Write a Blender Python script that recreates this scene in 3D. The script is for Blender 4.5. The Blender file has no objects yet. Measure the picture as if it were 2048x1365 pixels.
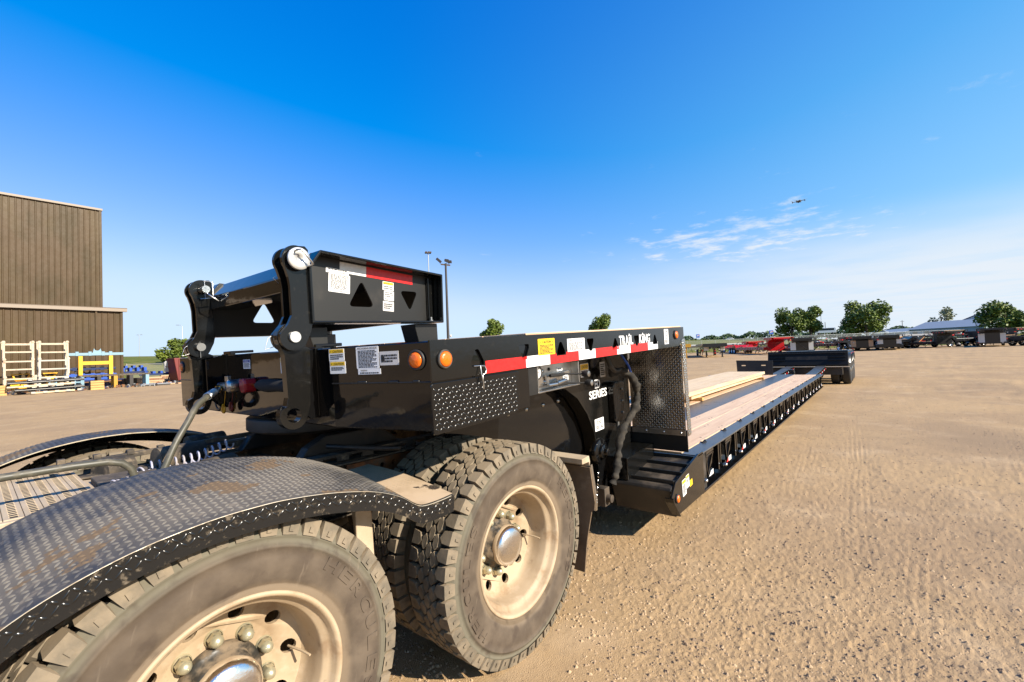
import bpy, math, random
import numpy as np
from mathutils import Vector, Matrix
from mathutils.geometry import tessellate_polygon

random.seed(7)
rng = np.random.default_rng(7)
scene = bpy.context.scene
col = scene.collection
R_ = math.radians

# ------------------------------------------------------------------ camera
CAM_H = 1.5
a_, p_, r_ = R_(38.7), R_(1.55), R_(2.15)
fh = Vector((math.cos(a_), math.sin(a_), 0)); r0 = Vector((math.sin(a_), -math.cos(a_), 0)); zz = Vector((0, 0, 1))
fw = fh * math.cos(p_) + zz * math.sin(p_)
u0 = zz * math.cos(p_) - fh * math.sin(p_)
rt = r0 * math.cos(r_) - u0 * math.sin(r_)
up = u0 * math.cos(r_) + r0 * math.sin(r_)
cam = bpy.data.cameras.new('camera'); camo = bpy.data.objects.new('camera', cam); col.objects.link(camo)
camo.matrix_world = Matrix(((rt.x, up.x, -fw.x, 0), (rt.y, up.y, -fw.y, 0), (rt.z, up.z, -fw.z, CAM_H), (0, 0, 0, 1)))
cam.lens = 16; cam.sensor_width = 36; cam.sensor_fit = 'HORIZONTAL'; cam.clip_start = .02; cam.clip_end = 6000
scene.camera = camo

# ------------------------------------------------------------------ sky + sun
SUN = Vector((.12, -1.69, 1.0)).normalized()
el = math.asin(SUN.z)
w = bpy.data.worlds.new('World'); scene.world = w; w.use_nodes = True
nt = w.node_tree; nt.nodes.clear()
def N(t, tree=None, **kw):
    n = (tree or nt).nodes.new(t)
    for k, v in kw.items(): setattr(n, k, v)
    return n
def L(a, b, tree=None): (tree or nt).links.new(a, b)
sky = N('ShaderNodeTexSky', sky_type='NISHITA', sun_disc=False, sun_elevation=el, sun_rotation=math.atan2(SUN.x, SUN.y))
sky.altitude = 400; sky.air_density = 1.0; sky.dust_density = .35; sky.ozone_density = 2.2
# deep-blue grade of the clear sky, channel by channel: c' = gain * c ** gamma
sep = N('ShaderNodeSeparateColor'); L(sky.outputs[0], sep.inputs[0]); gm = N('ShaderNodeCombineColor')
tc = N('ShaderNodeTexCoord'); sx = N('ShaderNodeSeparateXYZ'); L(tc.outputs['Generated'], sx.inputs[0])
def MA(op, a, b=None, c=None, tree=None, clamp=False):
    n = N('ShaderNodeMath', tree, operation=op); n.use_clamp = clamp
    for i, v in enumerate((a, b, c)):
        if v is None: continue
        if isinstance(v, (int, float)): n.inputs[i].default_value = v
        else: L(v, n.inputs[i], tree)
    return n.outputs[0]
def MR(v, a, b, c, d, tree=None, sm=True):
    n = N('ShaderNodeMapRange', tree); n.interpolation_type = 'SMOOTHSTEP' if sm else 'LINEAR'
    L(v, n.inputs[0], tree)
    for i, x in enumerate((a, b, c, d)): n.inputs[i + 1].default_value = x
    return n.outputs[0]
SKYS = .1
for k_, (g_, e_) in enumerate(((4.1, 1.90), (1.72, 1.0), (1.66, .50))):
    v_ = MA('MULTIPLY', sep.outputs[k_], .085)
    v_ = MA('MULTIPLY', MA('POWER', v_, e_), g_) if k_ else MA('MAXIMUM', MA('MULTIPLY', MA('SUBTRACT', v_, .096), 2.8), .0004)
    v_ = MA('SMOOTH_MIN', v_, (.66, .86, 1.10)[k_], (.35, .3, .2)[k_])      # the air never turns whiter than pale blue
    L(MA('MULTIPLY', MA('MAXIMUM', v_, 0), 1 / 2 ** .95 / SKYS), gm.inputs[k_])
dz = MA('MAXIMUM', sx.outputs[2], .03)
px = MA('DIVIDE', sx.outputs[0], dz); py = MA('DIVIDE', sx.outputs[1], dz)
cv = N('ShaderNodeCombineXYZ'); L(px, cv.inputs[0]); L(py, cv.inputs[1])
n1 = N('ShaderNodeTexNoise'); n1.inputs['Scale'].default_value = 3.4; n1.inputs['Detail'].default_value = 6; n1.inputs['Roughness'].default_value = .62
L(cv.outputs[0], n1.inputs['Vector'])
n2 = N('ShaderNodeTexNoise'); n2.inputs['Scale'].default_value = .55; n2.inputs['Detail'].default_value = 2
L(cv.outputs[0], n2.inputs['Vector'])
vd = N('ShaderNodeVectorMath', operation='DISTANCE'); L(cv.outputs[0], vd.inputs[0]); vd.inputs[1].default_value = (4.72, .95, 0)
patch = MR(vd.outputs['Value'], .35, 2.0, .19, -.10)
big = MR(n2.outputs[0], .45, .75, -.06, .05)
cl = MA('ADD', MA('ADD', n1.outputs[0], patch), big)
cl = MR(cl, .54, .84, 0, .74)
cl = MA('MULTIPLY', cl, MR(sx.outputs[2], .10, .16, 0, 1))
# thin bright veil low over the right-hand horizon
az = MA('ARCTAN2', sx.outputs[1], sx.outputs[0])
veil = MA('MULTIPLY', MR(sx.outputs[2], .10, .245, .93, 0), MR(az, -.12, .72, 1, .10))
n3 = N('ShaderNodeTexNoise'); n3.inputs['Scale'].default_value = .9; n3.inputs['Detail'].default_value = 5; L(cv.outputs[0], n3.inputs['Vector'])
veil = MA('MULTIPLY', veil, MR(n3.outputs[0], .3, .6, .75, 1.0))
film = MA('MULTIPLY', MR(sx.outputs[2], .10, .90, .55, 0), MR(az, -.45, 1.0, 1, 0))     # high thin film of cirrus towards the sun side
cm = MA('ADD', cl, veil, clamp=True)
mf = N('ShaderNodeMix', data_type='RGBA'); L(film, mf.inputs[0]); L(gm.outputs[0], mf.inputs[6]); mf.inputs[7].default_value = (1.9, 4.2, 5.2, 1)
mx = N('ShaderNodeMix', data_type='RGBA'); L(cm, mx.inputs[0]); L(mf.outputs[2], mx.inputs[6]); mx.inputs[7].default_value = (4.3, 4.6, 4.95, 1)
bg = N('ShaderNodeBackground'); bg.inputs[1].default_value = SKYS; L(mx.outputs[2], bg.inputs[0])
wo = N('ShaderNodeOutputWorld'); L(bg.outputs[0], wo.inputs[0])

sl = bpy.data.lights.new('sun', 'SUN'); sl.energy = 4.6; sl.angle = R_(.53); sl.color = (1, .90, .75)
so = bpy.data.objects.new('sun', sl); col.objects.link(so); so.rotation_euler = (-SUN).to_track_quat('-Z', 'Y').to_euler()
so.location = (0, -20, 30)
vs = scene.view_settings; vs.view_transform = 'Standard'; vs.look = 'None'; vs.gamma = 1; vs.exposure = .95; vs.use_curve_mapping = False
scene.render.engine = 'CYCLES'
cy = scene.cycles; cy.use_denoising = True; cy.max_bounces = 6; cy.diffuse_bounces = 3; cy.glossy_bounces = 4; cy.transparent_max_bounces = 8
cy.caustics_reflective = False; cy.caustics_refractive = False

# ------------------------------------------------------------------ materials
MATS = {}
def mat(name, base, rough=.5, metal=0., var=None, dust=None, bump=None, spec=.5, coat=0., emit=None, alpha=None, stretch=None, coord='Object', updust=None, vscale=None):
    """var=(colour2, scale, lo, hi)  dust=(colour, scale, lo, hi, amount)  bump=(scale, strength, distance)"""
    m = bpy.data.materials.new(name); m.use_nodes = True; t = m.node_tree; b = t.nodes['Principled BSDF']
    b.inputs['Roughness'].default_value = rough; b.inputs['Metallic'].default_value = metal
    b.inputs['Specular IOR Level'].default_value = spec; b.inputs['Coat Weight'].default_value = coat
    b.inputs['Coat Roughness'].default_value = .05
    tcn = N('ShaderNodeTexCoord', t); vec = tcn.outputs[coord]
    if stretch:
        mp = N('ShaderNodeMapping', t); mp.inputs['Scale'].default_value = stretch; L(vec, mp.inputs[0], t); vec = mp.outputs[0]
    rgb = N('ShaderNodeRGB', t); rgb.outputs[0].default_value = (*base, 1); c = rgb.outputs[0]
    def noise(scale, detail=6, rough=.6):
        n = N('ShaderNodeTexNoise', t); n.inputs['Scale'].default_value = scale; n.inputs['Detail'].default_value = detail; n.inputs['Roughness'].default_value = rough
        L(vec, n.inputs['Vector'], t); return n.outputs[0]
    def mix(f, a, col2):
        n = N('ShaderNodeMix', t, data_type='RGBA'); L(f, n.inputs[0], t); L(a, n.inputs[6], t)
        if isinstance(col2, tuple): n.inputs[7].default_value = (*col2, 1)
        else: L(col2, n.inputs[7], t)
        return n.outputs[2]
    for vr in ([var] if isinstance(var, tuple) else (var or [])):
        c = mix(MR(noise(vr[1]), vr[2], vr[3], 0, 1, t), c, vr[0])
    rv = None
    for ds in ([dust] if isinstance(dust, tuple) else (dust or [])):
        f = MR(noise(ds[1]), ds[2], ds[3], 0, ds[4], t)
        c = mix(f, c, ds[0]); rr = MR(f, 0, .6, rough if rv is None else 0, .85, t)
        rv = rr if rv is None else MA('MAXIMUM', rv, rr, tree=t)
    if updust:
        g = N('ShaderNodeNewGeometry', t); s = N('ShaderNodeSeparateXYZ', t); L(g.outputs['True Normal'], s.inputs[0], t)
        f = MA('MULTIPLY', MR(s.outputs[2], .2, .95, 0, updust[1], t), MR(noise(updust[2]), .3, .65, .45, 1, t), tree=t)
        c = mix(f, c, updust[0]); rr = MR(f, 0, .6, rough, .85, t)
        rv = rr if rv is None else MA('MAXIMUM', rv, rr, tree=t)
    L(c, b.inputs['Base Color'], t)
    if rv is not None: L(rv, b.inputs['Roughness'], t)
    if bump:
        bn = N('ShaderNodeBump', t); bn.inputs['Strength'].default_value = bump[1]; bn.inputs['Distance'].default_value = bump[2]
        L(noise(bump[0], 5), bn.inputs['Height'], t); L(bn.outputs[0], b.inputs['Normal'], t)
    if emit: b.inputs['Emission Color'].default_value = (*emit[0], 1); b.inputs['Emission Strength'].default_value = emit[1]
    if alpha is not None: b.inputs['Alpha'].default_value = alpha
    MATS[name] = m; return m
DUST = (.40, .29, .185)
TAN = (.36, .255, .155)
mat('black_paint', (.0055, .0055, .0052), .14, bump=(2.6, .09, .02), dust=[((.09, .078, .06), 30, .58, .8, .20), ((.30, .25, .19), 140, .71, .76, .5)])
mat('black_gloss', (.0045, .0045, .0048), .055, bump=(2.0, .10, .02), dust=((.20, .17, .13), 120, .70, .78, .22))
mat('black_satin', (.0125, .0122, .0115), .40, dust=[((.10, .08, .06), 6, .5, .85, .2), ((.34, .29, .22), 150, .70, .75, .6)])
mat('black_dirty', (.02, .018, .016), .5, dust=((.15, .11, .075), 4, .42, .75, .6))
mat('steel_deck', (.055, .058, .062), .34, spec=.7, dust=[((.30, .25, .19), 3, .5, .8, .35), ((.10, .10, .10), 40, .45, .7, .4)])
mat('aluminium', (.62, .62, .60), .2, 1.0, bump=(30, .15, .003))
mat('stainless', (.55, .54, .52), .32, 1.0, var=((.42, .40, .37), 12, .4, .7), bump=(60, .08, .002))
mat('zinc', (.48, .48, .47), .3, 1.0)
mat('zinc_matte', (.62, .62, .60), .42, .5, var=((.45, .45, .43), 14, .4, .7))
mat('brass', (.72, .45, .13), .25, 1.0)
mat('chrome', (.88, .86, .83), .22, 1.0, bump=(16, .35, .010))
mat('hub_dirty', (.03, .028, .024), .42, dust=((.22, .16, .10), 14, .42, .62, .8))
mat('rim_paint', (.45, .345, .225), .6, var=[((.36, .265, .165), 4, .4, .66), ((.47, .365, .25), 18, .5, .75)], dust=[((.25, .155, .08), 7, .54, .70, .6), ((.16, .11, .07), 22, .62, .74, .5)])
mat('lug_nut', (.50, .47, .33), .34, .6, dust=((.40, .31, .2), 20, .5, .8, .5))
mat('tread', (.135, .112, .080), .85, var=((.235, .185, .125), 12, .35, .68), bump=(90, .3, .003), updust=((.33, .25, .16), .8, 9))
mat('groove', (.013, .012, .011), .9)
mat('rubber', (.02, .02, .019), .55, dust=((.18, .14, .10), 18, .45, .75, .5))
mat('hose_rubber', (.07, .067, .05), .45, dust=((.24, .2, .14), 20, .45, .75, .5))
mat('fabric', (.018, .016, .014), .9, bump=(25, .35, .006), dust=((.09, .075, .055), 15, .4, .7, .6))
mat('rust', (.30, .12, .045), .8, var=((.10, .055, .035), 18, .4, .65), dust=((.33, .25, .17), 9, .45, .7, .6))
mat('frame_dirt', (.10, .078, .055), .8, var=((.030, .027, .024), 6, .4, .65), dust=((.34, .26, .17), 22, .5, .75, .6), bump=(70, .4, .004))
mat('dusty_metal', (.50, .40, .28), .62, var=((.38, .29, .19), 5, .35, .7), dust=((.33, .25, .16), 25, .5, .75, .6), updust=((.50, .39, .26), .6, 6))
mat('fender_plate', (.030, .029, .028), .5, dust=[((.19, .16, .125), 2.2, .38, .68, .60), ((.30, .24, .17), 30, .52, .72, .5), ((.150, .098, .052), 5.2, .575, .59, .95)], spec=.5, stretch=(.8, 1.25, 1))
mat('fender_lug', (.06, .06, .06), .30, dust=[((.25, .215, .165), 2.2, .36, .66, .68), ((.150, .098, .052), 5.2, .575, .59, .95)], spec=.6, stretch=(.8, 1.25, 1))
mat('fender_lip', (.012, .012, .012), .16, dust=((.26, .2, .13), 40, .56, .72, .5))
mat('fender_edge', (.55, .48, .36), .45, .6, dust=((.42, .32, .2), 30, .4, .7, .7))
mat('diamond_black', (.005, .005, .005), .16)
mat('diamond_black_lug', (.008, .008, .008), .24, spec=.6)
mat('flap_mud', (.17, .115, .07), .9, var=((.11, .075, .045), 7, .4, .65), dust=((.30, .22, .14), 14, .5, .75, .6))
mat('red_dirt', (.4, .13, .11), .75, dust=((.4, .3, .2), 14, .4, .7, .7))
mat('white_vinyl', (.84, .84, .84), .4); mat('grey_vinyl', (.62, .60, .58), .4)
mat('yellow_vinyl', (.86, .55, .02), .4); mat('ink', (.02, .02, .02), .5); mat('ink_grey', (.12, .12, .12), .5)
mat('blue_ink', (.05, .08, .32), .4)
mat('tape_red', (.72, .02, .018), .3, var=((.62, .012, .012), 60, .4, .7)); mat('tape_white', (.80, .80, .80), .3, var=((.70, .71, .72), 50, .4, .6))
mat('amber', (.80, .145, .003), .25, coat=.35, bump=(90, .5, .004)); mat('lens_red', (.6, .02, .02), .2)
mat('red_cast', (.35, .012, .02), .3); mat('blue_cast', (.015, .05, .25), .35); mat('yellow_plastic', (.75, .36, .02), .45)
mat('blue_wire', (.03, .10, .5), .35); mat('coil', (.42, .42, .52), .45, dust=((.36, .29, .2), 12, .4, .7, .7))
def wood(name, base, dark, s=1.0):
    m = mat(name, base, .68, var=[(dark, 2.2, .42, .68), (tuple(x * .72 for x in base), 9, .52, .75)], stretch=(.6 * s, 9 * s, 9 * s), bump=(14, .25, .004)); return m
wood('deck_wood', (.70, .49, .31), (.60, .39, .24)); wood('pine', (.72, .54, .33), (.62, .43, .23), .8); wood('pine_edge', (.62, .38, .13), (.42, .22, .07), 1.6)
mat('bldg', (.076, .047, .022), .45, spec=.25, var=[((.054, .035, .013), .8, .4, .7), ((.082, .054, .022), .35, .5, .7)], bump=(.9, .5, .10), stretch=(1, 1, .45)); mat('bldg_trim', (.11, .075, .048), .45); mat('trim_light', (.26, .21, .16), .5)
mat('rack_cream', (.52, .43, .32), .6, var=[((.24, .11, .05), 2.6, .60, .70), ((.40, .31, .21), 9, .45, .7)]); mat('rack_white', (.48, .43, .36), .55, var=((.45, .25, .14), 3, .66, .75))
mat('yellow_paint', (.78, .42, .02), .5, var=((.5, .26, .04), 4, .6, .75)); mat('blue_paint', (.02, .085, .42), .4, var=((.03, .04, .09), 3, .6, .75)); mat('pale_blue', (.20, .33, .40), .5, var=((.3, .22, .15), 4, .62, .75))
mat('navy_paint', (.012, .025, .09), .35)
mat('maroon', (.16, .022, .018), .55); mat('red_paint', (.42, .010, .014), .22, dust=((.4, .2, .14), 5, .6, .8, .3)); mat('bg_black', (.012, .012, .013), .3); mat('bg_wood', (.52, .32, .18), .7)
mat('rear_black', (.010, .010, .010), .6, spec=.2)
mat('orange_wood', (.58, .27, .10), .7)
mat('bg_white', (.55, .54, .51), .5); mat('bg_grey', (.30, .32, .34), .5); mat('bg_tyre', (.025, .024, .023), .8); mat('galv', (.42, .44, .45), .5, .5)
mat('pole_dark', (.035, .03, .028), .5); mat('roof_blue', (.22, .26, .31), .6); mat('wall_blue', (.25, .33, .37), .6); mat('roof_navy', (.04, .08, .16), .5)
mat('glass_dark', (.03, .04, .05), .1); mat('car_white', (.75, .77, .8), .25, coat=.5)
mat('gold_paint', (.45, .24, .02), .5)
mat('leaf', (.095, .140, .018), .6, var=[((.17, .215, .028), .5, .42, .62), ((.045, .075, .012), 1.6, .48, .68)])
mat('leaf_dry', (.26, .26, .13), .6, var=((.12, .13, .05), 1.2, .4, .6)); mat('bark', (.10, .075, .055), .9)
mat('leaf_far', (.05, .085, .03), .7, var=((.075, .12, .04), .08, .4, .6))
mat('grass', (.135, .145, .028), .9, spec=.1, var=[((.20, .18, .05), .06, .42, .62), ((.085, .115, .02), .3, .45, .7)])
mat('stone', (.46, .33, .20), .9, spec=.1, var=[((.28, .20, .13), 3, .42, .6), ((.58, .48, .36), 5, .66, .72)]); mat('weed', (.10, .14, .03), .8)
mat('fence_mesh', (.38, .40, .40), .6, alpha=.22)

# ------------------------------------------------------------------ mesh helpers
class MB:
    def __init__(s): s.v = []; s.f = []; s.m = []; s.s = []
    def add(s, vs, fs, m=0, sm=False):
        o = len(s.v); s.v.extend(tuple(v) for v in vs)
        for f in fs: s.f.append(tuple(i + o for i in f)); s.m.append(m); s.s.append(sm)
        return s
    def box(s, x0, x1, y0, y1, z0, z1, m=0):
        return s.add([(x0, y0, z0), (x1, y0, z0), (x1, y1, z0), (x0, y1, z0), (x0, y0, z1), (x1, y0, z1), (x1, y1, z1), (x0, y1, z1)],
                     [(3, 2, 1, 0), (4, 5, 6, 7), (0, 1, 5, 4), (1, 2, 6, 5), (2, 3, 7, 6), (3, 0, 4, 7)], m)
    def bar(s, p, q, w, h, m=0, upv=(0, 0, 1)):
        p = Vector(p); q = Vector(q); d = (q - p).normalized(); u = Vector(upv)
        sd = d.cross(u)
        if sd.length < 1e-4: sd = d.cross(Vector((1, 0, 0)))
        sd.normalize(); u = sd.cross(d); vs = []
        for e in (p, q):
            for a, b in ((-1, -1), (1, -1), (1, 1), (-1, 1)): vs.append(e + sd * (a * w / 2) + u * (b * h / 2))
        return s.add(vs, [(3, 2, 1, 0), (4, 5, 6, 7), (0, 1, 5, 4), (1, 2, 6, 5), (2, 3, 7, 6), (3, 0, 4, 7)], m)
    def prism(s, poly, a0, a1, holes=(), m=0, axis='y'):
        """poly in (x,z) extruded along y (axis y), or (x,y) along z (axis z), or (y,z) along x (axis x)"""
        def P(q, a): return {'y': (q[0], a, q[1]), 'z': (q[0], q[1], a), 'x': (a, q[0], q[1])}[axis]
        loops = [list(poly)] + [list(h) for h in holes]
        flat = [q for l in loops for q in l]; n = len(flat)
        tris = tessellate_polygon([[Vector((q[0], q[1], 0)) for q in l] for l in loops]) if holes else None
        vs = [P(q, a0) for q in flat] + [P(q, a1) for q in flat]
        fs = []
        if tris:
            for t in tris: fs.append(tuple(t)); fs.append(tuple(n + i for i in reversed(t)))
        else:
            fs.append(tuple(range(n))); fs.append(tuple(range(2 * n - 1, n - 1, -1)))
        o = 0
        for l in loops:
            k = len(l)
            for i in range(k): j = (i + 1) % k; fs.append((o + i, o + j, n + o + j, n + o + i))
            o += k
        return s.add(vs, fs, m)
    def tube(s, pts, r, n=8, m=0, cap=True, sm=True):
        pts = [Vector(p) for p in pts]; k = len(pts); rs = r if isinstance(r, (list, tuple)) else [r] * k
        t0 = (pts[1] - pts[0]).normalized(); u = t0.cross(Vector((0, 0, 1)))
        if u.length < 1e-3: u = t0.cross(Vector((1, 0, 0)))
        u.normalize(); vs = []
        for i, p in enumerate(pts):
            t = (pts[min(i + 1, k - 1)] - pts[max(i - 1, 0)]).normalized()
            u = (u - t * u.dot(t)).normalized(); w_ = t.cross(u)
            for j in range(n):
                a = 2 * math.pi * j / n; vs.append(p + (u * math.cos(a) + w_ * math.sin(a)) * rs[i])
        fs = [(i * n + j, i * n + (j + 1) % n, (i + 1) * n + (j + 1) % n, (i + 1) * n + j) for i in range(k - 1) for j in range(n)]
        s.add(vs, fs, m, sm)
        if cap: s.add([vs[j] for j in range(n)], [tuple(range(n - 1, -1, -1))], m); s.add([vs[(k - 1) * n + j] for j in range(n)], [tuple(range(n))], m)
        return s
    def cyl(s, p, q, r, n=16, m=0, sm=True): return s.tube([p, q], r, n, m, True, sm)
    def lathe(s, prof, n=48, c=(0, 0, 0), m=0, axis='y', sm=True, a0=0, a1=2 * math.pi, seam=True):
        full = abs(a1 - a0 - 2 * math.pi) < 1e-6; k = n if full else n + 1; vs = []
        for (r, t) in prof:
            for j in range(k):
                a = a0 + (a1 - a0) * j / n; x, y = r * math.cos(a), r * math.sin(a)
                vs.append({'y': (c[0] + x, c[1] + t, c[2] + y), 'z': (c[0] + x, c[1] + y, c[2] + t), 'x': (c[0] + t, c[1] + x, c[2] + y)}[axis])
        fs = []
        for i in range(len(prof) - 1):
            for j in range(n): j2 = (j + 1) % k; fs.append((i * k + j, i * k + j2, (i + 1) * k + j2, (i + 1) * k + j))
        return s.add(vs, fs, m, sm)
    def mesh(s, name, mats, M=None):
        me = bpy.data.meshes.new(name); vs = s.v
        if M is not None: vs = [tuple(M @ Vector(v)) for v in vs]
        me.from_pydata(vs, [], s.f); me.polygons.foreach_set('material_index', s.m); me.polygons.foreach_set('use_smooth', s.s)
        for x in mats: me.materials.append(MATS[x])
        me.update(); return me
def link(name, me, parent=None, sub=False, loc=None, rot=None):
    o = bpy.data.objects.new(name, me); col.objects.link(o)
    if parent is not None:
        o.parent = parent
        if parent.parent is None: o.matrix_parent_inverse = parent.matrix_basis.inverted()
    if loc: o.location = loc
    if rot: o.rotation_euler = rot
    return o
def fixn(me):
    import bmesh
    b = bmesh.new(); b.from_mesh(me); bmesh.ops.recalc_face_normals(b, faces=b.faces); b.to_mesh(me); b.free(); return me
def build(name, mb, mats, parent=None, M=None, bevel=0, seg=2, stuff=False, fix=True):
    if isinstance(mats, str): mats = [mats]
    me = mb.mesh(name, mats, M)
    if fix: fixn(me)
    o = link(name, me, parent)
    if bevel:
        b = o.modifiers.new('bevel', 'BEVEL'); b.width = bevel; b.segments = seg; b.limit_method = 'ANGLE'; b.angle_limit = R_(40); b.use_clamp_overlap = True
    if stuff: o['kind'] = 'stuff'
    return o
def thing(name, label, cat, loc=(0, 0, 0), rz=0, group=None):
    o = bpy.data.objects.new(name, None); col.objects.link(o); o.location = loc; o.rotation_euler = (0, 0, rz); o.empty_display_size = .2
    return tag(o, label, cat, group)
def tag(o, label, cat, group=None):
    o['label'] = label; o['category'] = cat
    if group: o['group'] = group
    return o
def structure(o): o['kind'] = 'structure'; return o
def copy_tree(o, parent=None):
    c = o.copy(); col.objects.link(c); c.parent = parent
    for ch in list(o.children): copy_tree(ch, c)
    return c
_txt = {}
def textmesh(body, bold=0.0):
    k = (body, bold)
    if k not in _txt:
        cu = bpy.data.curves.new('t', 'FONT'); cu.body = body; cu.size = 1; cu.offset = bold; cu.resolution_u = 3; cu.fill_mode = 'FRONT'
        ob = bpy.data.objects.new('t', cu); col.objects.link(ob); dg = bpy.context.evaluated_depsgraph_get()
        me = bpy.data.meshes.new_from_object(ob.evaluated_get(dg))
        vs = np.array([v.co[:2] for v in me.vertices]); fs = [tuple(p.vertices) for p in me.polygons]
        lo, hi = vs.min(0), vs.max(0); vs = (vs - lo) / (hi - lo)
        _txt[k] = (vs, fs, (hi - lo)); bpy.data.objects.remove(ob); bpy.data.meshes.remove(me); bpy.data.curves.remove(cu)
    return _txt[k]
def put_text(mb, body, x0, x1, z0, z1, n, m, bold=0.0, depth=0, flip=False, shear=0):
    vs, fs, _ = textmesh(body, bold)
    P = []
    for a, b in vs:
        if flip: a, b = 1 - a, 1 - b
        P.append((x0 + a * (x1 - x0) + shear * b * (z1 - z0), z0 + b * (z1 - z0), n))
    mb.add(P, fs, m)
    if depth:
        from collections import Counter
        ed = Counter(tuple(sorted((f[i], f[(i + 1) % len(f)]))) for f in fs for i in range(len(f)))
        k = len(P); Q = P + [(x, z, n - depth) for x, z, _ in P]
        mb.add(Q, [(a, b, b + k, a + k) for (a, b), c_ in ed.items() if c_ == 1], m)
def plane_M(o, ux, uz):
    """decal plane: local (a,b,n) -> o + a*ux + b*uz + n*(ux x uz)"""
    ux = Vector(ux).normalized(); uz = Vector(uz).normalized(); nn = ux.cross(uz)
    return Matrix(((ux.x, uz.x, nn.x, o[0]), (ux.y, uz.y, nn.y, o[1]), (ux.z, uz.z, nn.z, o[2]), (0, 0, 0, 1)))
def rrect(x0, x1, z0, z1, r, k=4):
    out = []
    for cx, cz, a in ((x1 - r, z1 - r, 0), (x0 + r, z1 - r, 90), (x0 + r, z0 + r, 180), (x1 - r, z0 + r, 270)):
        for i in range(k + 1): t = R_(a + 90 * i / k); out.append((cx + r * math.cos(t), cz + r * math.sin(t)))
    return out
def rounded(poly, r, k=5):
    out = []; n = len(poly)
    for i in range(n):
        p = Vector(poly[i]); a = Vector(poly[i - 1]); b = Vector(poly[(i + 1) % n])
        d1 = (a - p).normalized(); d2 = (b - p).normalized(); rr = min(r, (a - p).length * .45, (b - p).length * .45)
        s, e = p + d1 * rr, p + d2 * rr
        for j in range(k + 1):
            t = j / k; q = s * (1 - t) ** 2 + p * 2 * t * (1 - t) + e * t * t; out.append((q.x, q.y))
    return out
def decal(name, parent, M, w_, h_, bgm='white_vinyl', band=None, title=None, lines=0, seed=0, flip=False, extra=None, tcol='ink', label=None, warn=0):
    """band=(height fraction, material); title=(text, material, x0,x1,z0,z1 as fractions)"""
    mb = MB(); rr = random.Random(seed)
    mb.prism(rrect(0, w_, 0, h_, min(w_, h_) * .05, 3), 0, .0012, axis='z')
    if band: mb.box(w_ * .04, w_ * .96, h_ * (.96 - band[0]), h_ * .96, .0012, .0016, 1)
    for t in (title or []):
        put_text(mb, t[0], w_ * t[1], w_ * t[2], h_ * t[3], h_ * t[4], .0022, 2, .012, flip=flip)
    for i in range(warn):
        cx = w_ * (.12 if i == 0 else .88); cz = h_ * (.96 - band[0] * .5) if band else h_ * .80; t = h_ * .055
        mb.add([(cx - t, cz - t, .0022), (cx + t, cz - t, .0022), (cx, cz + t, .0022)], [(0, 1, 2)], 2)
    if lines:
        z1, z0, n = lines
        for i in range(n):
            z = h_ * (z1 + (z0 - z1) * (i + .5) / n); t = h_ * abs(z1 - z0) / n * .32; x = w_ * .09
            end = w_ * (.91 - .25 * rr.random() * (i % 3 == 2))
            while x < end - w_ * .04:
                l = w_ * (.04 + .10 * rr.random()); xe = min(x + l, end)
                mb.box(x, xe, z - t, z + t, .0012, .0016, 3); x = xe + w_ * .022
    if extra: extra(mb)
    o = build(name, mb, [bgm, band[1] if band else 'ink', tcol, 'ink'], parent, M, fix=False)
    if label: o['label'] = label
    return o
def lozenges(mb, P, u0, u1, v0, v1, pitch, ln, wd, h, m=0, clip=None):
    k = 0; nu = int((u1 - u0) / pitch); nv = int((v1 - v0) / pitch)
    for i in range(nu):
        for j in range(nv):
            u = u0 + (i + .5) * pitch; v = v0 + (j + .5) * pitch
            if clip and not clip(u, v): continue
            a = R_(45 if (i + j) % 2 else -45) ; du, dv = math.cos(a), math.sin(a); w2, l2 = wd / 2, ln / 2
            q = lambda s, t, hh: P(u + du * s - dv * t, v + dv * s + du * t, hh)
            vs = [q(-l2, 0, 0), q(-l2 * .45, -w2, 0), q(l2 * .45, -w2, 0), q(l2, 0, 0), q(l2 * .45, w2, 0), q(-l2 * .45, w2, 0), q(-l2 * .5, 0, h), q(l2 * .5, 0, h)]
            mb.add(vs, [(0, 1, 6), (1, 2, 7, 6), (2, 3, 7), (3, 4, 7), (4, 5, 6, 7), (5, 0, 6)], m, True)
mat('bulk_metal', (.50, .48, .45), .10, 1.0, stretch=(1, 9, 2), bump=(6, .16, .008)); mat('outr_top', (.05, .045, .04), .25, .6)

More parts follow.
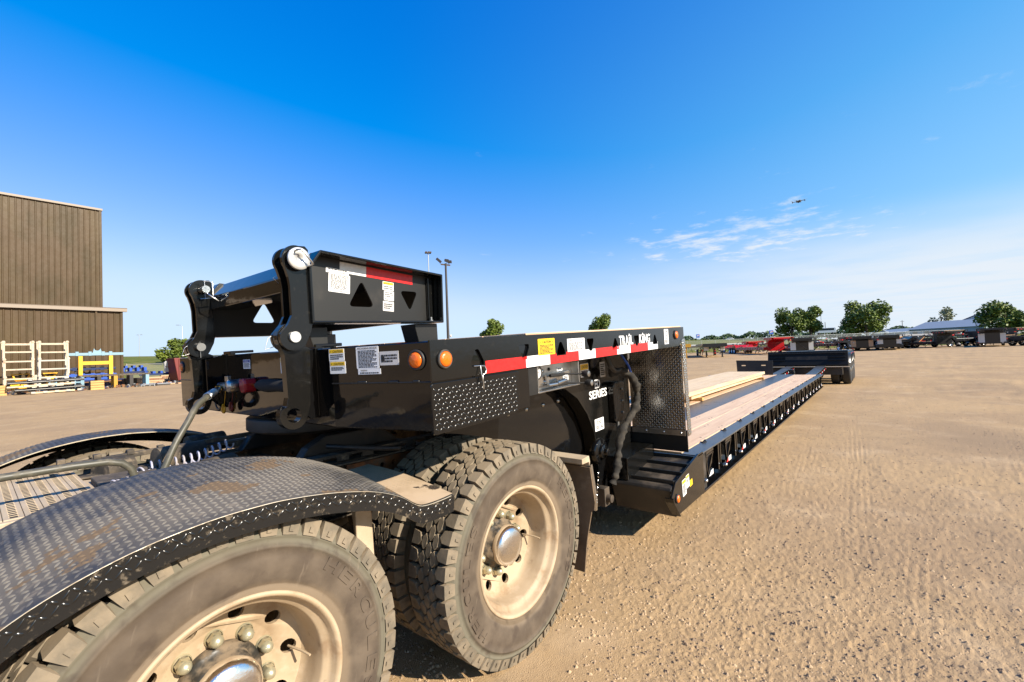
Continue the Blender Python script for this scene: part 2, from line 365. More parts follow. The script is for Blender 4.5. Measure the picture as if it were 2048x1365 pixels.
# ================================================================== ground
def vnoise(x, y, seed=0):
    xi = np.floor(x).astype(np.int64); yi = np.floor(y).astype(np.int64); fx = x - xi; fy = y - yi
    fx = fx * fx * (3 - 2 * fx); fy = fy * fy * (3 - 2 * fy)
    def hsh(i, j):
        n = (i * 374761393 + j * 668265263 + seed * 1274126177) & 0x7fffffff
        n = ((n ^ (n >> 13)) * 1274126177) & 0x7fffffff
        return ((n ^ (n >> 16)) & 0xffff) / 65535.0
    a, b, c, d = hsh(xi, yi), hsh(xi + 1, yi), hsh(xi, yi + 1), hsh(xi + 1, yi + 1)
    return (a * (1 - fx) + b * fx) * (1 - fy) + (c * (1 - fx) + d * fx) * fy - .5
def gheight(x, y):
    r = np.sqrt(x * x + y * y); near = np.clip(1.3 - r / 45, 0, 1); fine = np.clip(1.35 - r / 20, 0, 1)
    rough = np.clip(.55 + 1.6 * vnoise(x * .30 + 9, y * .30 + 4, 5) + np.clip(-.12 * (y + .2), 0, .7), .25, 1.7)
    z = .020 * vnoise(x * .35, y * .35, 1) + .008 * vnoise(x * 1.3, y * 1.3, 2)
    z = z + (.003 * vnoise(x * 6, y * 6, 3) + .0028 * vnoise(x * 17, y * 17, 4) * rough) * near + (.009 * np.clip(vnoise(x * 33, y * 33, 6) - .10, 0, 1) + .011 * np.clip(vnoise(x * 61 + 3, y * 61, 9) - .08, 0, 1) + .004 * vnoise(x * 90, y * 90, 14)) * rough * fine
    lump = np.clip(vnoise(x * 2.6 + 40, y * 3.6, 11) + vnoise(x * .35, y * .5 + 7, 12) - .12, 0, 1) * np.clip(-(y - .8) / 3, 0, 1)
    z = z + .055 * lump * np.clip(r / 7, 0, 1) + .030 * np.clip(vnoise(x * 1.2, y * 2.0, 21), 0, 1) * np.clip((r - 8) / 10, 0, 1)
    # tyre tracks: bundles of crisp narrow ruts running along the trailer and away to the right
    for (y0, s, q, wd, am) in ((.66, .012, .0007, .15, 1), (.28, .004, .0006, .15, .9), (.02, -.05, .0, .13, .8), (-.75, -.075, .0, .16, .9), (-1.9, -.13, .002, .17, .9), (-3.1, -.20, .002, .18, .8), (1.05, .02, .0, .10, .6), (-.2, .09, -.003, .13, .8), (4.8, .05, .0, .2, .5), (-4.6, -.12, 0, .2, 1)):
        yc = y0 + s * x + q * x * x + .05 * np.sin(x * .6 + y0 * 3); d = y - yc; m = np.exp(-(d / wd) ** 6) * np.clip((x - 1.2) / 1.5, 0, 1) * np.clip(.10 + 1.6 * vnoise(x * .55 + y0 * 7, y * .2, 8) + .5 * np.clip((x - 5) / 4, 0, 1), 0, 1) * np.clip(.7 + 1.2 * vnoise(x * 3.1, y * 9, 15), 0, 1)
        rut = np.clip(np.cos(d * 2 * np.pi / .052) - .45, 0, 1) / .55
        z = z + m * am * (-.0075 * rut * np.clip(r / 7, .25, 1) + .0022 * (np.sin(x * 2 * np.pi / .075 + d * 22) > .3) * np.clip(1.4 - r / 14, 0, 1))
    z = z * np.clip((r - .2) / .8, 0, 1)
    pad = np.clip((np.hypot(x - 1.75, y - 1.6) - .45) / .5, .12, 1) * np.clip((np.hypot(x - .5, y - 1.6) - .45) / .5, .12, 1)
    return z * pad
rr_ = np.concatenate([[.05, .3, .6, .9], 1.5 * 455 / np.linspace(455, 22, 440), np.geomspace(32, 2800, 46)])
rr_ = np.unique(rr_)
fa = math.atan2(fh.y, fh.x)
aa_ = np.concatenate([np.linspace(fa - R_(54), fa + R_(54), 860), np.linspace(fa + R_(54), fa - R_(54) + 2 * np.pi, 62)[1:-1]])
A2, R2 = np.meshgrid(aa_, rr_); X = R2 * np.cos(A2); Y = R2 * np.sin(A2); Z = gheight(X, Y)
nr, na = X.shape
me = bpy.data.meshes.new('dirt_ground'); me.vertices.add(nr * na)
me.vertices.foreach_set('co', np.stack([X, Y, Z], -1).reshape(-1).astype(np.float32))
i, j = np.meshgrid(np.arange(nr - 1), np.arange(na), indexing='ij'); j2 = (j + 1) % na
q = np.stack([i * na + j, (i + 1) * na + j, (i + 1) * na + j2, i * na + j2], -1).reshape(-1)
nf = len(q) // 4; me.loops.add(nf * 4); me.loops.foreach_set('vertex_index', q.astype(np.int32))
me.polygons.add(nf); me.polygons.foreach_set('loop_start', np.arange(nf, dtype=np.int32) * 4); me.polygons.foreach_set('use_smooth', np.ones(nf, bool))
me.update(); me.validate()
gm_ = mat('dirt', (.455, .306, .160), .95, spec=.12, var=[((.38, .256, .142), .35, .38, .64), ((.50, .350, .20), 1.1, .5, .72), ((.32, .22, .128), .16, .57, .72), ((.34, .232, .132), .6, .58, .72), ((.33, .228, .13), 9, .53, .75), ((.53, .40, .25), 55, .60, .75), ((.13, .09, .06), 85, .62, .69)], bump=(150, .8, .007))
me.materials.append(gm_)
ground = link('ground', me); structure(ground); ground['label'] = 'tan dirt yard with tyre tracks and gravel'

# loose pebbles: nobody could count them
def pebbles(name, n, rmin, rmax, s0, s1, seed):
    g = np.random.default_rng(seed); u = g.random(n); r = rmin * (rmax / rmin) ** u; az_ = fa + (g.random(n) - .5) * R_(112)
    x = r * np.cos(az_); y = r * np.sin(az_)
    keep = ~((np.abs(y - 1.6) < .4) & ((np.abs(x - 1.8) < .25) | (np.abs(x - .52) < .25))) ; x, y, r = x[keep], y[keep], r[keep]; n = len(x); z = gheight(x, y)
    s = s0 * (s1 / s0) ** (g.random(n) ** 2.2)
    base = np.array([(1, 0, 0), (.3, .95, .05), (-.8, .55, 0), (-.75, -.6, 0), (.35, -.9, 0), (.15, .1, .72), (-.2, -.15, .6)], float)
    fc = np.array([(0, 1, 5), (1, 2, 5), (2, 6, 5), (2, 3, 6), (3, 4, 6), (4, 5, 6), (4, 0, 5)])
    t = g.random(n) * 6.28; V = base[None] * (1 + .5 * (g.random((n, 7, 3)) - .5)) * s[:, None, None] * np.array([1, .80, 1.05])[None, None]
    c, sn = np.cos(t)[:, None], np.sin(t)[:, None]
    W = np.stack([V[..., 0] * c - V[..., 1] * sn + x[:, None], V[..., 0] * sn + V[..., 1] * c + y[:, None], V[..., 2] + z[:, None] - .1 * s[:, None]], -1)
    F = (fc[None] + (np.arange(n) * 7)[:, None, None]).reshape(-1, 3)
    m_ = bpy.data.meshes.new(name); m_.from_pydata(W.reshape(-1, 3).tolist(), [], F.tolist()); m_.materials.append(MATS['stone']); o = link(name, m_)
    o['kind'] = 'stuff'; o['label'] = 'loose pebbles scattered over the dirt yard'; o['category'] = 'gravel'
pebbles('gravel', 80000, 1.3, 30, .0030, .0150, 3)

# grass bank round the yard
def bank():
    aa = np.linspace(0, 2 * np.pi, 361)[:-1]; rad = np.array([0, 4, 12, 25, 45, 75, 140, 300, 900, 2300.]); prof = np.array([-.25, .35, 1.2, 2.6, 3.9, 4.3, 4.3, 4.4, 4.6, 5.0])
    vs = []; k = len(rad)
    for a in aa:
        s = 118.0
        d = (a - fa + np.pi) % (2 * np.pi) - np.pi
        s = 118 - 48 / (1 + math.exp(-(d - .42) * 9))
        low = 1 - .62 / (1 + math.exp((d + .56) * 16))      # the bank drops away on the right
        for q_, z_ in zip(rad, prof):
            z_ = z_ * low if z_ > 0 else z_; r = s + q_; n = float(vnoise(np.array([r * .03 * math.cos(a) + 9]), np.array([r * .03 * math.sin(a)]), 3)[0])
            vs.append((r * math.cos(a), r * math.sin(a), z_ + (n * .9 if q_ > 10 else 0)))
    m = len(aa); fs = [(i * k + j, i * k + j + 1, ((i + 1) % m) * k + j + 1, ((i + 1) % m) * k + j) for i in range(m) for j in range(k - 1)]
    mb = MB(); mb.add(vs, fs, 0, True); return build('grass_bank', mb, 'grass')
structure(bank())['label'] = 'grassy bank beyond the yard fence'

# ================================================================== truck
TY = R_(-1.2); TO = Vector((1.80, 1.405, 0))
TM = Matrix.Translation(TO) @ Matrix.Rotation(TY, 4, 'Z')
truck = thing('truck_tractor', 'dusty semi truck chassis with twin rear axles and black diamond plate fenders', 'truck', (1.15, 2.6, 0))
truck.rotation_euler = (0, 0, 0)

def tyre_mesh(letters=True):
    mb = MB(); W = .265
    side = [(.298, .034), (.304, .022), (.312, .016), (.3135, .019), (.319, .012), (.3205, .0155), (.327, .009), (.3285, .012), (.336, .005), (.352, .001), (.38, -.004), (.412, -.005), (.436, -.001), (.438, -.004), (.446, .000), (.448, .004), (.464, .009), (.466, .006), (.474, .009), (.480, .016), (.492, .022), (.5, .03)]
    mb.lathe(side, 120, m=0); mb.lathe([(r, W - t) for r, t in side], 96, m=0)
    mb.lathe([(.5, .03), (.501, .08), (.501, W - .08), (.5, W - .03)], 120, m=2)
    def pt(r, th, y): return (r * math.cos(th), y, r * math.sin(th))
    def block(poly, r0, r1, m=1, ins=.94, shear=0):
        # poly in (arc length, y); prism from r0 to r1 with a slightly smaller top
        ca = sum(p[0] for p in poly) / len(poly); cy_ = sum(p[1] for p in poly) / len(poly); n = len(poly)
        bot = [pt(r0, p[0] / .52, p[1]) for p in poly]; top = [pt(r1, (ca + (p[0] - ca) * ins) / .52, cy_ + (p[1] - cy_) * ins) for p in poly]
        mb.add(bot + top, [tuple(range(n, 2 * n))] + [(a, (a + 1) % n, n + (a + 1) % n, n + a) for a in range(n)], m)
    n = 46; pit = 2 * math.pi * .52 / n
    for k in range(n):
        for s_ in (0, 1):
            a = (k + (.5 if s_ else 0)) * pit
            yy = (lambda y: W - y) if s_ else (lambda y: y)
            a0, a1 = a - pit * .41, a + pit * .41
            # shoulder lug that wraps down the sidewall
            c8 = [(.472, a0 + .004, .003), (.472, a1 - .004, .003), (.521, a0, .014), (.521, a1, .014), (.523, a0 + .006, .060), (.523, a1 - .002, .060), (.498, a0 + .003, .064), (.498, a1, .064), (.523, a + .008, .076), (.498, a + .008, .080), (.478, a0, .03), (.478, a1, .03)]
            P8 = [pt(r, t / .52, yy(y)) for r, t, y in c8]
            mb.add(P8, [(0, 1, 3, 2), (2, 3, 5, 8, 4), (4, 8, 9, 6), (8, 5, 7, 9), (0, 2, 10), (2, 4, 6, 10), (1, 11, 3), (3, 11, 7, 5)], 1)
            # small dimple rib on the lug flank
            mb.add([pt(.482, (a - .008) / .52, yy(.0005)), pt(.482, (a + .008) / .52, yy(.0005)), pt(.500, (a + .006) / .52, yy(.0045)), pt(.500, (a - .006) / .52, yy(.0045))], [(0, 1, 2, 3)], 1)
        for row, yc in enumerate((.098, .1325, .167)):
            a = (k + (.5 if row % 2 == 0 else 0)) * pit + .006 * (row - 1); h = pit * .435; wd = .0160
            block([(a - h * 1.12, yc), (a - h * .5, yc - wd), (a + h * .6, yc - wd), (a + h * 1.12, yc), (a + h * .5, yc + wd), (a - h * .6, yc + wd)], .4995, .5225)
    if letters:
        for start, txt in ((24, 'HERCULES'), (204, 'HERCULES')):
            ph = start
            for ch in txt:
                vs, fs, sz = textmesh(ch, .02); wdt = 8.6 if ch != 'I' else 4
                r0, r1 = .392, .430; P = []
                for u, v in vs:
                    r = r0 + v * (r1 - r0); f = R_(ph + u * wdt * .82); P.append((r * math.sin(f), -.0070, r * math.cos(f)))
                from collections import Counter
                ed = Counter(tuple(sorted((f[i], f[(i + 1) % len(f)]))) for f in fs for i in range(len(f)))
                kk = len(P); mb.add(P, fs, 0); mb.add(P + [(x, -.003, z) for x, y, z in P], [(a, b, b + kk, a + kk) for (a, b), c in ed.items() if c == 1], 0)
                ph += wdt + 1.2
    return fixn(mb.mesh('tyre', ['sidewall', 'tread', 'groove']))
# sidewall: dusty brown flank with a greyer scuffed ring towards the shoulder
def sidewall_mat():
    m = mat('sidewall', (.11, .075, .05), .78, spec=.3); t = m.node_tree; b = t.nodes['Principled BSDF']
    tc_ = N('ShaderNodeTexCoord', t); s = N('ShaderNodeSeparateXYZ', t); L(tc_.outputs['Object'], s.inputs[0], t)
    rad = MA('SQRT', MA('ADD', MA('MULTIPLY', s.outputs[0], s.outputs[0], tree=t), MA('MULTIPLY', s.outputs[2], s.outputs[2], tree=t), tree=t), tree=t)
    def nz(sc, det=6, st=None):
        n = N('ShaderNodeTexNoise', t); n.inputs['Scale'].default_value = sc; n.inputs['Detail'].default_value = det
        if st:
            mp = N('ShaderNodeMapping', t); mp.inputs['Scale'].default_value = st; mp.inputs['Rotation'].default_value = (0, .5, 0); L(tc_.outputs['Object'], mp.inputs[0], t); L(mp.outputs[0], n.inputs['Vector'], t)
        else: L(tc_.outputs['Object'], n.inputs['Vector'], t)
        return n.outputs[0]
    rw = MA('ADD', rad, MA('MULTIPLY', MA('SUBTRACT', nz(6), .5, tree=t), .06, tree=t), tree=t)
    def mix(f, a, c2):
        n = N('ShaderNodeMix', t, data_type='RGBA'); L(f, n.inputs[0], t)
        if isinstance(a, tuple): n.inputs[6].default_value = (*a, 1)
        else: L(a, n.inputs[6], t)
        n.inputs[7].default_value = (*c2, 1); return n.outputs[2]
    c = mix(MR(nz(9), .35, .7, 0, 1, t), (.080, .060, .043), (.128, .098, .070))
    c = mix(MR(rw, .430, .462, 0, .85, t), c, (.145, .132, .095))
    c = mix(MR(rw, .350, .322, 0, .7, t), c, (.22, .165, .11))
    c = mix(MR(nz(55, 7, (1, 1, .12)), .62, .74, 0, .28, t), c, (.24, .19, .14))
    c = mix(MR(nz(13, 5), .54, .68, 0, .6, t), c, (.060, .043, .032))
    L(c, b.inputs['Base Color'], t)
    bn = N('ShaderNodeBump', t); bn.inputs['Strength'].default_value = .35; bn.inputs['Distance'].default_value = .002; L(nz(60), bn.inputs['Height'], t); L(bn.outputs[0], b.inputs['Normal'], t)
sidewall_mat()
TYRE = tyre_mesh(True)
def circle(cx, cz, r, n=14): return [(cx + r * math.cos(2 * math.pi * k / n), cz + r * math.sin(2 * math.pi * k / n)) for k in range(n)]
def rim_mesh(outer=True):
    mb = MB(); D = .195
    mb.lathe([(.300, .040), (.308, .024), (.311, .016), (.306, .012), (.298, .014), (.292, .024), (.288, .040), (.280, .052), (.268, .058), (.263, .068), (.260, .110), (.256, .140), (.252, .158), (.244, .168)], 96)
    # dished disc with ten hand holes
    hol = [circle(.206 * math.cos(R_(36 * k + 18)), .206 * math.sin(R_(36 * k + 18)), .0235) for k in range(10)]
    loops = [circle(0, 0, .246, 90)] + hol + [circle(0, 0, .17, 60)]
    flat = [q for l in loops for q in l]; tri = tessellate_polygon([[Vector((q[0], q[1], 0)) for q in l] for l in loops])
    yd = lambda r: .168 + (.246 - r) / (.246 - .17) * (D - .168)
    mb.add([(x, yd(math.hypot(x, z)), z) for x, z in flat], [tuple(t) for t in tri], 0, True)
    for h in hol:
        k = len(h); mb.add([(x, yd(math.hypot(x, z)), z) for x, z in h] + [(x, yd(math.hypot(x, z)) + .016, z) for x, z in h], [(a, (a + 1) % k, k + (a + 1) % k, k + a) for a in range(k)], 0)
    mb.lathe([(.171, D - .0005), (.166, D + .001), (.10, D + .001)], 60)
    mb.lathe([(.30, .24), (.262, .21), (.258, .17)], 60)
    mb.tube([(.20, .19, .06), (.215, .12, .065), (.225, .085, .062)], .004, 6)
    return fixn(mb.mesh('wheel', ['rim_paint']))
def hub_mesh():
    mb = MB(); n = 60; prof = [(.122, .196), (.120, .180), (.112, .172), (.100, .168), (.097, .135), (.09, .128)]
    vs = []
    for r, y in prof:
        for j in range(n):
            a = 2 * math.pi * j / n; lob = 1 + (.10 * max(0, math.cos(5 * a)) if .11 < y < .19 and r < .12 else 0); vs.append((r * lob * math.cos(a), y, r * lob * math.sin(a)))
    mb.add(vs, [(i * n + j, i * n + (j + 1) % n, (i + 1) * n + (j + 1) % n, (i + 1) * n + j) for i in range(len(prof) - 1) for j in range(n)], 0, True)
    return fixn(mb.mesh('hub', ['hub_dirty']))
def cap_mesh():
    mb = MB(); mb.lathe([(.098, .135), (.099, .118), (.096, .112)], 48, m=1); mb.lathe([(.096, .112), (.094, .102), (.086, .092), (.07, .084), (.045, .079), (.02, .077), (.0005, .0765)], 48)
    return fixn(mb.mesh('hub_cap', ['chrome', 'rim_paint']))
def nut_mesh():
    mb = MB(); mb.lathe([(.026, .004), (.026, -.004), (.023, -.008)], 20); mb.lathe([(.0225, -.007), (.0215, -.028)], 6, sm=False); mb.lathe([(.0195, -.026), (.0185, -.033), (.014, -.042), (.006, -.047), (.0003, -.048)], 16)
    return fixn(mb.mesh('lug_nut', ['lug_nut']))
RIM, HUB, CAP, NUT = rim_mesh(), hub_mesh(), cap_mesh(), nut_mesh()
def truck_wheel(u, v, spin, full=True, flip=False):
    p = TM @ Vector((u, v, .52)); o = link('wheel', RIM, truck, loc=p, rot=(0, spin, TY + (math.pi if flip else 0)))
    t = link('tyre', TYRE, o)
    if full:
        link('hub', HUB, o); link('hub_cap', CAP, o)
        for k in range(10): link('lug_nut', NUT, o, loc=(.143 * math.cos(R_(36 * k)), .196, .143 * math.sin(R_(36 * k))))
    return o
for u, s in ((0, .3), (-1.28, .12)):
    truck_wheel(u, 0, s + .12); truck_wheel(u, .345, s + .05, False)
    truck_wheel(u, 2.44, s + .4, True, True); truck_wheel(u, 2.44 - .345, s + .1, False, True)

# ---- fenders
prof = [(-2.06, .55), (-2.00, .67), (-1.93, .79), (-1.84, .895), (-1.745, .970), (-1.642, 1.022), (-1.509, 1.063), (-1.36, 1.086), (-1.235, 1.091), (-1.153, 1.088), (-1.06, 1.078), (-.968, 1.062), (-.87, 1.038), (-.80, 1.012), (-.742, .982), (-.695, .948), (-.66, .930), (-.615, .925), (-.55, .926), (-.488, .931)]
def resample(pts, step):
    # Catmull-Rom, then equal arc steps
    P = [Vector((a, b)) for a, b in pts]; den = []
    for i in range(len(P) - 1):
        p0, p1, p2, p3 = P[max(i - 1, 0)], P[i], P[i + 1], P[min(i + 2, len(P) - 1)]
        for k in range(12):
            t = k / 12; den.append(.5 * ((2 * p1) + (p2 - p0) * t + (2 * p0 - 5 * p1 + 4 * p2 - p3) * t * t + (3 * p1 - p0 - 3 * p2 + p3) * t ** 3))
    den.append(P[-1]); out = [den[0]]; acc = 0
    for a, b in zip(den, den[1:]):
        d = (b - a).length
        while acc + d >= step:
            a = a + (b - a) * ((step - acc) / d); d = (b - a).length; acc = 0; out.append(a)
        acc += d
    return out
FS = .0125; FP = resample(prof, FS)
def fender(name, mir, lab):
    n = len(FP); Vw = .62
    def crown(v): return .045 * math.sin(min(max(v / .5, 0), 1) * math.pi / 2)
    def P(s, v, h):
        k = min(max(s / FS, 0), n - 1.001); i_ = int(k); f = k - i_; p = FP[i_].lerp(FP[i_ + 1], f); d = (FP[i_ + 1] - FP[i_]).normalized(); nn = Vector((-d.y, d.x))
        q_ = p + nn * (h + crown(v)); vv = -.03 + v
        return (q_.x, 2.44 - vv if mir else vv, q_.y)
    mb = MB(); vs = [i_ / 20 * Vw for i_ in range(21)]; m = len(vs)
    top = [P(i_ * FS, v, 0) for i_ in range(n) for v in vs]; bot = [P(i_ * FS, v, -.005) for i_ in range(n) for v in vs]
    qd = lambda o, rev=False: [tuple(reversed(t)) if rev else t for t in [(o + i_ * m + j_, o + i_ * m + j_ + 1, o + (i_ + 1) * m + j_ + 1, o + (i_ + 1) * m + j_) for i_ in range(n - 1) for j_ in range(m - 1)]]
    mb.add(top, qd(0), 0, True); mb.add(bot, qd(0, True), 0, True)
    # edge bead: bright worn corner
    for vv in (Vw,):
        mb.add([P(i_ * FS, vv, h) for i_ in range(n) for h in (0, -.005)], [(i_ * 2, i_ * 2 + 1, i_ * 2 + 3, i_ * 2 + 2) for i_ in range(n - 1)], 1)
    f = build(name, mb, ['fender_plate', 'fender_edge'], truck, TM, fix=False)
    f['label'] = lab
    eb = MB(); eb.tube([P(i_ * FS, -.0015, -.0015) for i_ in range(0, n, 2)], .0022, 6); build('worn_edge', eb, 'fender_edge', f, TM, fix=False)
    lz = MB(); lozenges(lz, P, .01, n * FS - .01, .012, Vw - .01, .0200, .0195, .0072, .0030); build('raised_tread', lz, 'fender_lug', f, TM, stuff=True, fix=False)
    # hanging lip along the outer edge
    def Q(s, d, h):
        p = P(s, 0, 0); y = p[1] - (-h if mir else h) - (.004 if not mir else -.004); dz_ = d * (1 if s > .5 else 1)
        return (p[0], y, p[2] - dz_)
    lb = MB(); ds = (.001, .012, .055, .066)
    lb.add([Q(i_ * FS, d, 0) for i_ in range(n) for d in ds], [(i_ * 4 + j_, (i_ + 1) * 4 + j_, (i_ + 1) * 4 + j_ + 1, i_ * 4 + j_ + 1) for i_ in range(n - 1) for j_ in range(3)], 0, True)
    lb.add([Q(i_ * FS, d, -.005) for i_ in range(n) for d in ds], [(i_ * 4 + j_, i_ * 4 + j_ + 1, (i_ + 1) * 4 + j_ + 1, (i_ + 1) * 4 + j_) for i_ in range(n - 1) for j_ in range(3)], 0, True)
    lb.add([Q(i_ * FS, .066, h) for i_ in range(n) for h in (0, -.005)], [(i_ * 2, i_ * 2 + 1, i_ * 2 + 3, i_ * 2 + 2) for i_ in range(n - 1)], 1)
    lip = build('fender_lip', lb, ['fender_lip', 'fender_edge'], truck, TM, fix=False)
    lz = MB(); lozenges(lz, Q, .01, n * FS - .01, .008, .064, .0187, .0235, .0062, .0026); build('raised_tread', lz, 'diamond_black_lug', lip, TM, stuff=True, fix=False)
    # dust-caked flat tail
    i0 = int((n * FS - .235) / FS); tm = [P(i_ * FS, v, .0035) for i_ in range(i0, n) for v in (.004, .15, .3, .45, .61)]; k5 = n - i0
    tp = MB(); tp.add(tm, [(a * 5 + c_, a * 5 + c_ + 1, (a + 1) * 5 + c_ + 1, (a + 1) * 5 + c_) for a in range(k5 - 1) for c_ in range(4)], 0, True); build('fender_tail', tp, 'tail_dust', f, TM, fix=False)
    # closing cap at the tail
    tb = MB(); p = P((n - 1) * FS, 0, 0); tb.box(p[0] - .002, p[0] + .004, *sorted((p[1], p[1] + (-.62 if mir else .62))), p[2] - .062, p[2] - .001); build('tail_flange', tb, 'fender_plate', truck, TM, bevel=.002)
    return f
def tail_mat():
    mat('tail_dust', (.50, .37, .24), .8, var=[((.40, .29, .18), 9, .4, .7), ((.035, .024, .016), 5.5, .60, .64)])
tail_mat()
fender('fender', False, 'near fender, dusty diamond plate with mud splashes')
fender('fender', True, 'far fender, dusty diamond plate')
b = MB(); b.prism([(-.80, .985), (-.865, .985), (-.86, .70), (-.82, .55), (-.76, .55), (-.79, .75)], .09, .10); b.prism([(-.80, .985), (-.865, .985), (-.82, .60), (-.79, .60)], .10, .13)
b.cyl((-.82, .10, .62), (-.82, .75, .62), .022, 12); build('fender_bracket', b, 'dusty_metal', truck, TM, bevel=.004)
b = MB(); b.box(-.6, -.55, .56, .80, .86, .92); b.cyl((-1.7, .5, .85), (-1.7, .8, .85), .02, 10); build('fender_bracket', b, 'frame_dirt', truck, TM, bevel=.004)

# ---- mud flap behind the rear wheels
b = MB(); b.prism([(-.02, .80), (-.045, .60), (-.040, .55), (-.02, .54), (.02, .36), (.045, .165), (.62, .165), (.62, .80)], .610, .619, axis='x'); fl = build('mud_flap', b, 'flap_mud', truck, TM)
b = MB(); b.prism([(-.021, .815), (-.048, .60), (-.043, .545), (-.020, .545), (-.012, .80)], .619, .640, axis='x')
lozenges(b, lambda s, t, h: (.619 + s - .0, -.0475 + (t - .60) * -.12 - h, t), -.002, .022, .56, .80, .022, .022, .006, .003); build('flap_edging', b, 'aluminium', fl, TM)
b = MB(); b.prism([(.545, .83), (.545, .86), (.625, .868), (.635, .83), (.628, .80), (.622, .83)], -.01, .62); build('flap_hanger', b, 'dusty_metal', truck, TM, bevel=.003)
b = MB(); b.prism([(-.02, .80), (-.045, .60), (.045, .165), (.62, .165), (.62, .80)], .610, .619, axis='x'); b.v = [(x, 2.44 - y, z) for x, y, z in b.v]; build('mud_flap', b, 'dusty_metal', truck, TM)

# ---- chassis
for v in (.80, 1.64):
    b = MB(); b.box(-3.0, .78, v - .005, v + .005, .70, .965); b.box(-3.0, .78, v - .04, v + .04, .965, .975); b.box(-3.0, .78, v - .04, v + .04, .69, .70)
    fr = build('frame_rail', b, 'frame_dirt', truck, TM, bevel=.003)
    for k in range(26):
        c = MB(); x = -1.9 + k * .10; c.lathe([(.012, -.018), (.012, -.006), (.016, -.006), (.016, 0)], 6, (x, v - .005, .90 if k % 2 else .76), sm=False); build('bolt', c, 'rust', fr, TM)
for u in (-2.4, -1.75, -.64, .1, .74): b = MB(); b.box(u - .04, u + .04, .806, 1.634, .72, .94); build('cross_member', b, 'frame_dirt', truck, TM, bevel=.004)
for u in (0, -1.28):
    b = MB(); b.cyl((u, .30, .52), (u, 2.14, .52), .075, 20); b.lathe([(.0, -.2), (.12, -.19), (.2, -.1), (.21, 0), (.2, .1), (.12, .19), (0, .2)], 24, (u, 1.22, .52), axis='x'); build('axle', b, 'frame_dirt', truck, TM)
    b = MB(); b.prism([(u - .50, .58), (u - .44, .72), (u - .2, .68), (u, .63), (u + .2, .68), (u + .44, .72), (u + .5, .58), (u, .56)], .70, .78); b.prism([(u - .50, .58), (u - .44, .72), (u, .63), (u + .44, .72), (u + .5, .58), (u, .56)], 1.66, 1.74); build('suspension_arm', b, 'frame_dirt', truck, TM, bevel=.006)
# sliding fifth wheel track with slots, rusty hole plate
for v in (.72, 1.68):
    b = MB(); sl_ = [rrect(-.95 + .14 * k, -.875 + .14 * k, .994, 1.016, .003, 2) for k in range(8)]
    b.prism([(-1.05, .978), (.10, .978), (.10, 1.03), (-1.05, 1.03)], v - .02, v - .01, sl_); b.box(-1.05, .10, v - .01, v + .05, 1.02, 1.03); b.box(-1.05, .10, v - .05, v - .02, .977, .985); build('slide_track', b, 'frame_dirt', truck, TM, bevel=.002)
b = MB(); b.prism([(-.52, .86), (.02, .86), (.02, .955), (-.52, .955)], .742, .752, [circle(-.46 + .075 * k, .915, .012, 12) for k in range(7)]); hp = build('hole_plate', b, 'rust', truck, TM, bevel=.002)
for k in (0, 3, 5):
    b = MB(); b.lathe([(.0, -.02), (.015, -.02), (.015, 0)], 6, (-.42 + .09 * k, .741, .888), sm=False); build('bolt', b, 'rust', hp, TM)
# fifth wheel: horseshoe plate and pedestals
for v in (.83, 1.54): b = MB(); b.prism([(-.74, .98), (-.10, .98), (-.18, 1.06), (-.28, 1.112), (-.58, 1.112), (-.68, 1.06)], v, v + .07); build('fifth_wheel_pedestal', b, 'black_dirty', truck, TM, bevel=.008)
b = MB(); b.lathe([(.0, 1.115), (.33, 1.115), (.37, 1.13), (.37, 1.192), (.36, 1.198), (0, 1.198)], 64, (-.43, 1.22, 0), axis='z'); build('fifth_wheel', b, 'black_dirty', truck, TM, bevel=.004)
b = MB(); b.tube([(-.62, .75, 1.07), (-.50, .55, 1.06), (-.42, .42, 1.06)], .012, 8); build('release_handle', b, 'black_dirty', truck, TM)
b = MB()
for k, (u, v, z, r, l) in enumerate(((-1.15, 1.5, 1.02, .06, .22), (-1.05, 1.1, 1.0, .05, .14), (-.95, 1.75, 1.04, .045, .2), (-1.35, 1.62, .98, .07, .12))): b.cyl((u, v, z), (u + l, v + .05, z), r, 14)
b.box(-1.4, -.98, .90, 1.5, .93, .99); b.box(-1.3, -1.1, 1.0, 1.2, .99, 1.03); build('air_tank', b, 'frame_dirt', truck, TM, bevel=.006)
b = MB(); b.bar((-1.62, 1.66, 1.03), (-.62, 1.66, 1.06), .03, .025)
for k in range(7): b.box(-1.5 + .13 * k, -1.47 + .13 * k, 1.64, 1.68, 1.045, 1.07)
build('brake_rail', b, 'frame_dirt', truck, TM, bevel=.003)
# walkway of pierced planks
for k in range(18):
    u1 = -1.425 - k * .054; b = MB(); b.box(u1 - .0525, u1, .985, 1.90, .962, .978); pl = build('walkway_plank', b, 'dusty_metal', truck, TM, bevel=.002)
    b = MB()
    for q_ in range(28):
        v = 1.00 + q_ * .032; b.box(u1 - .036, u1 - .016, v, v + .022, .978, .9786, 0); b.box(u1 - .039, u1 - .013, v + .0225, v + .026, .978, .9805, 1)
    build('grip_slots', b, ['groove', 'dusty_metal'], pl, TM, stuff=True)
for v in (.955, 1.901): b = MB(); b.box(-2.4, -1.42, v, v + .029, .90, .975); build('walkway_edge', b, 'dusty_metal', truck, TM, bevel=.004)
b = MB(); b.prism([(-1.42, .95), (-1.16, .93), (-1.16, .94), (-1.42, .962)], 1.0, 1.6); build('step_plate', b, 'dusty_metal', truck, TM)
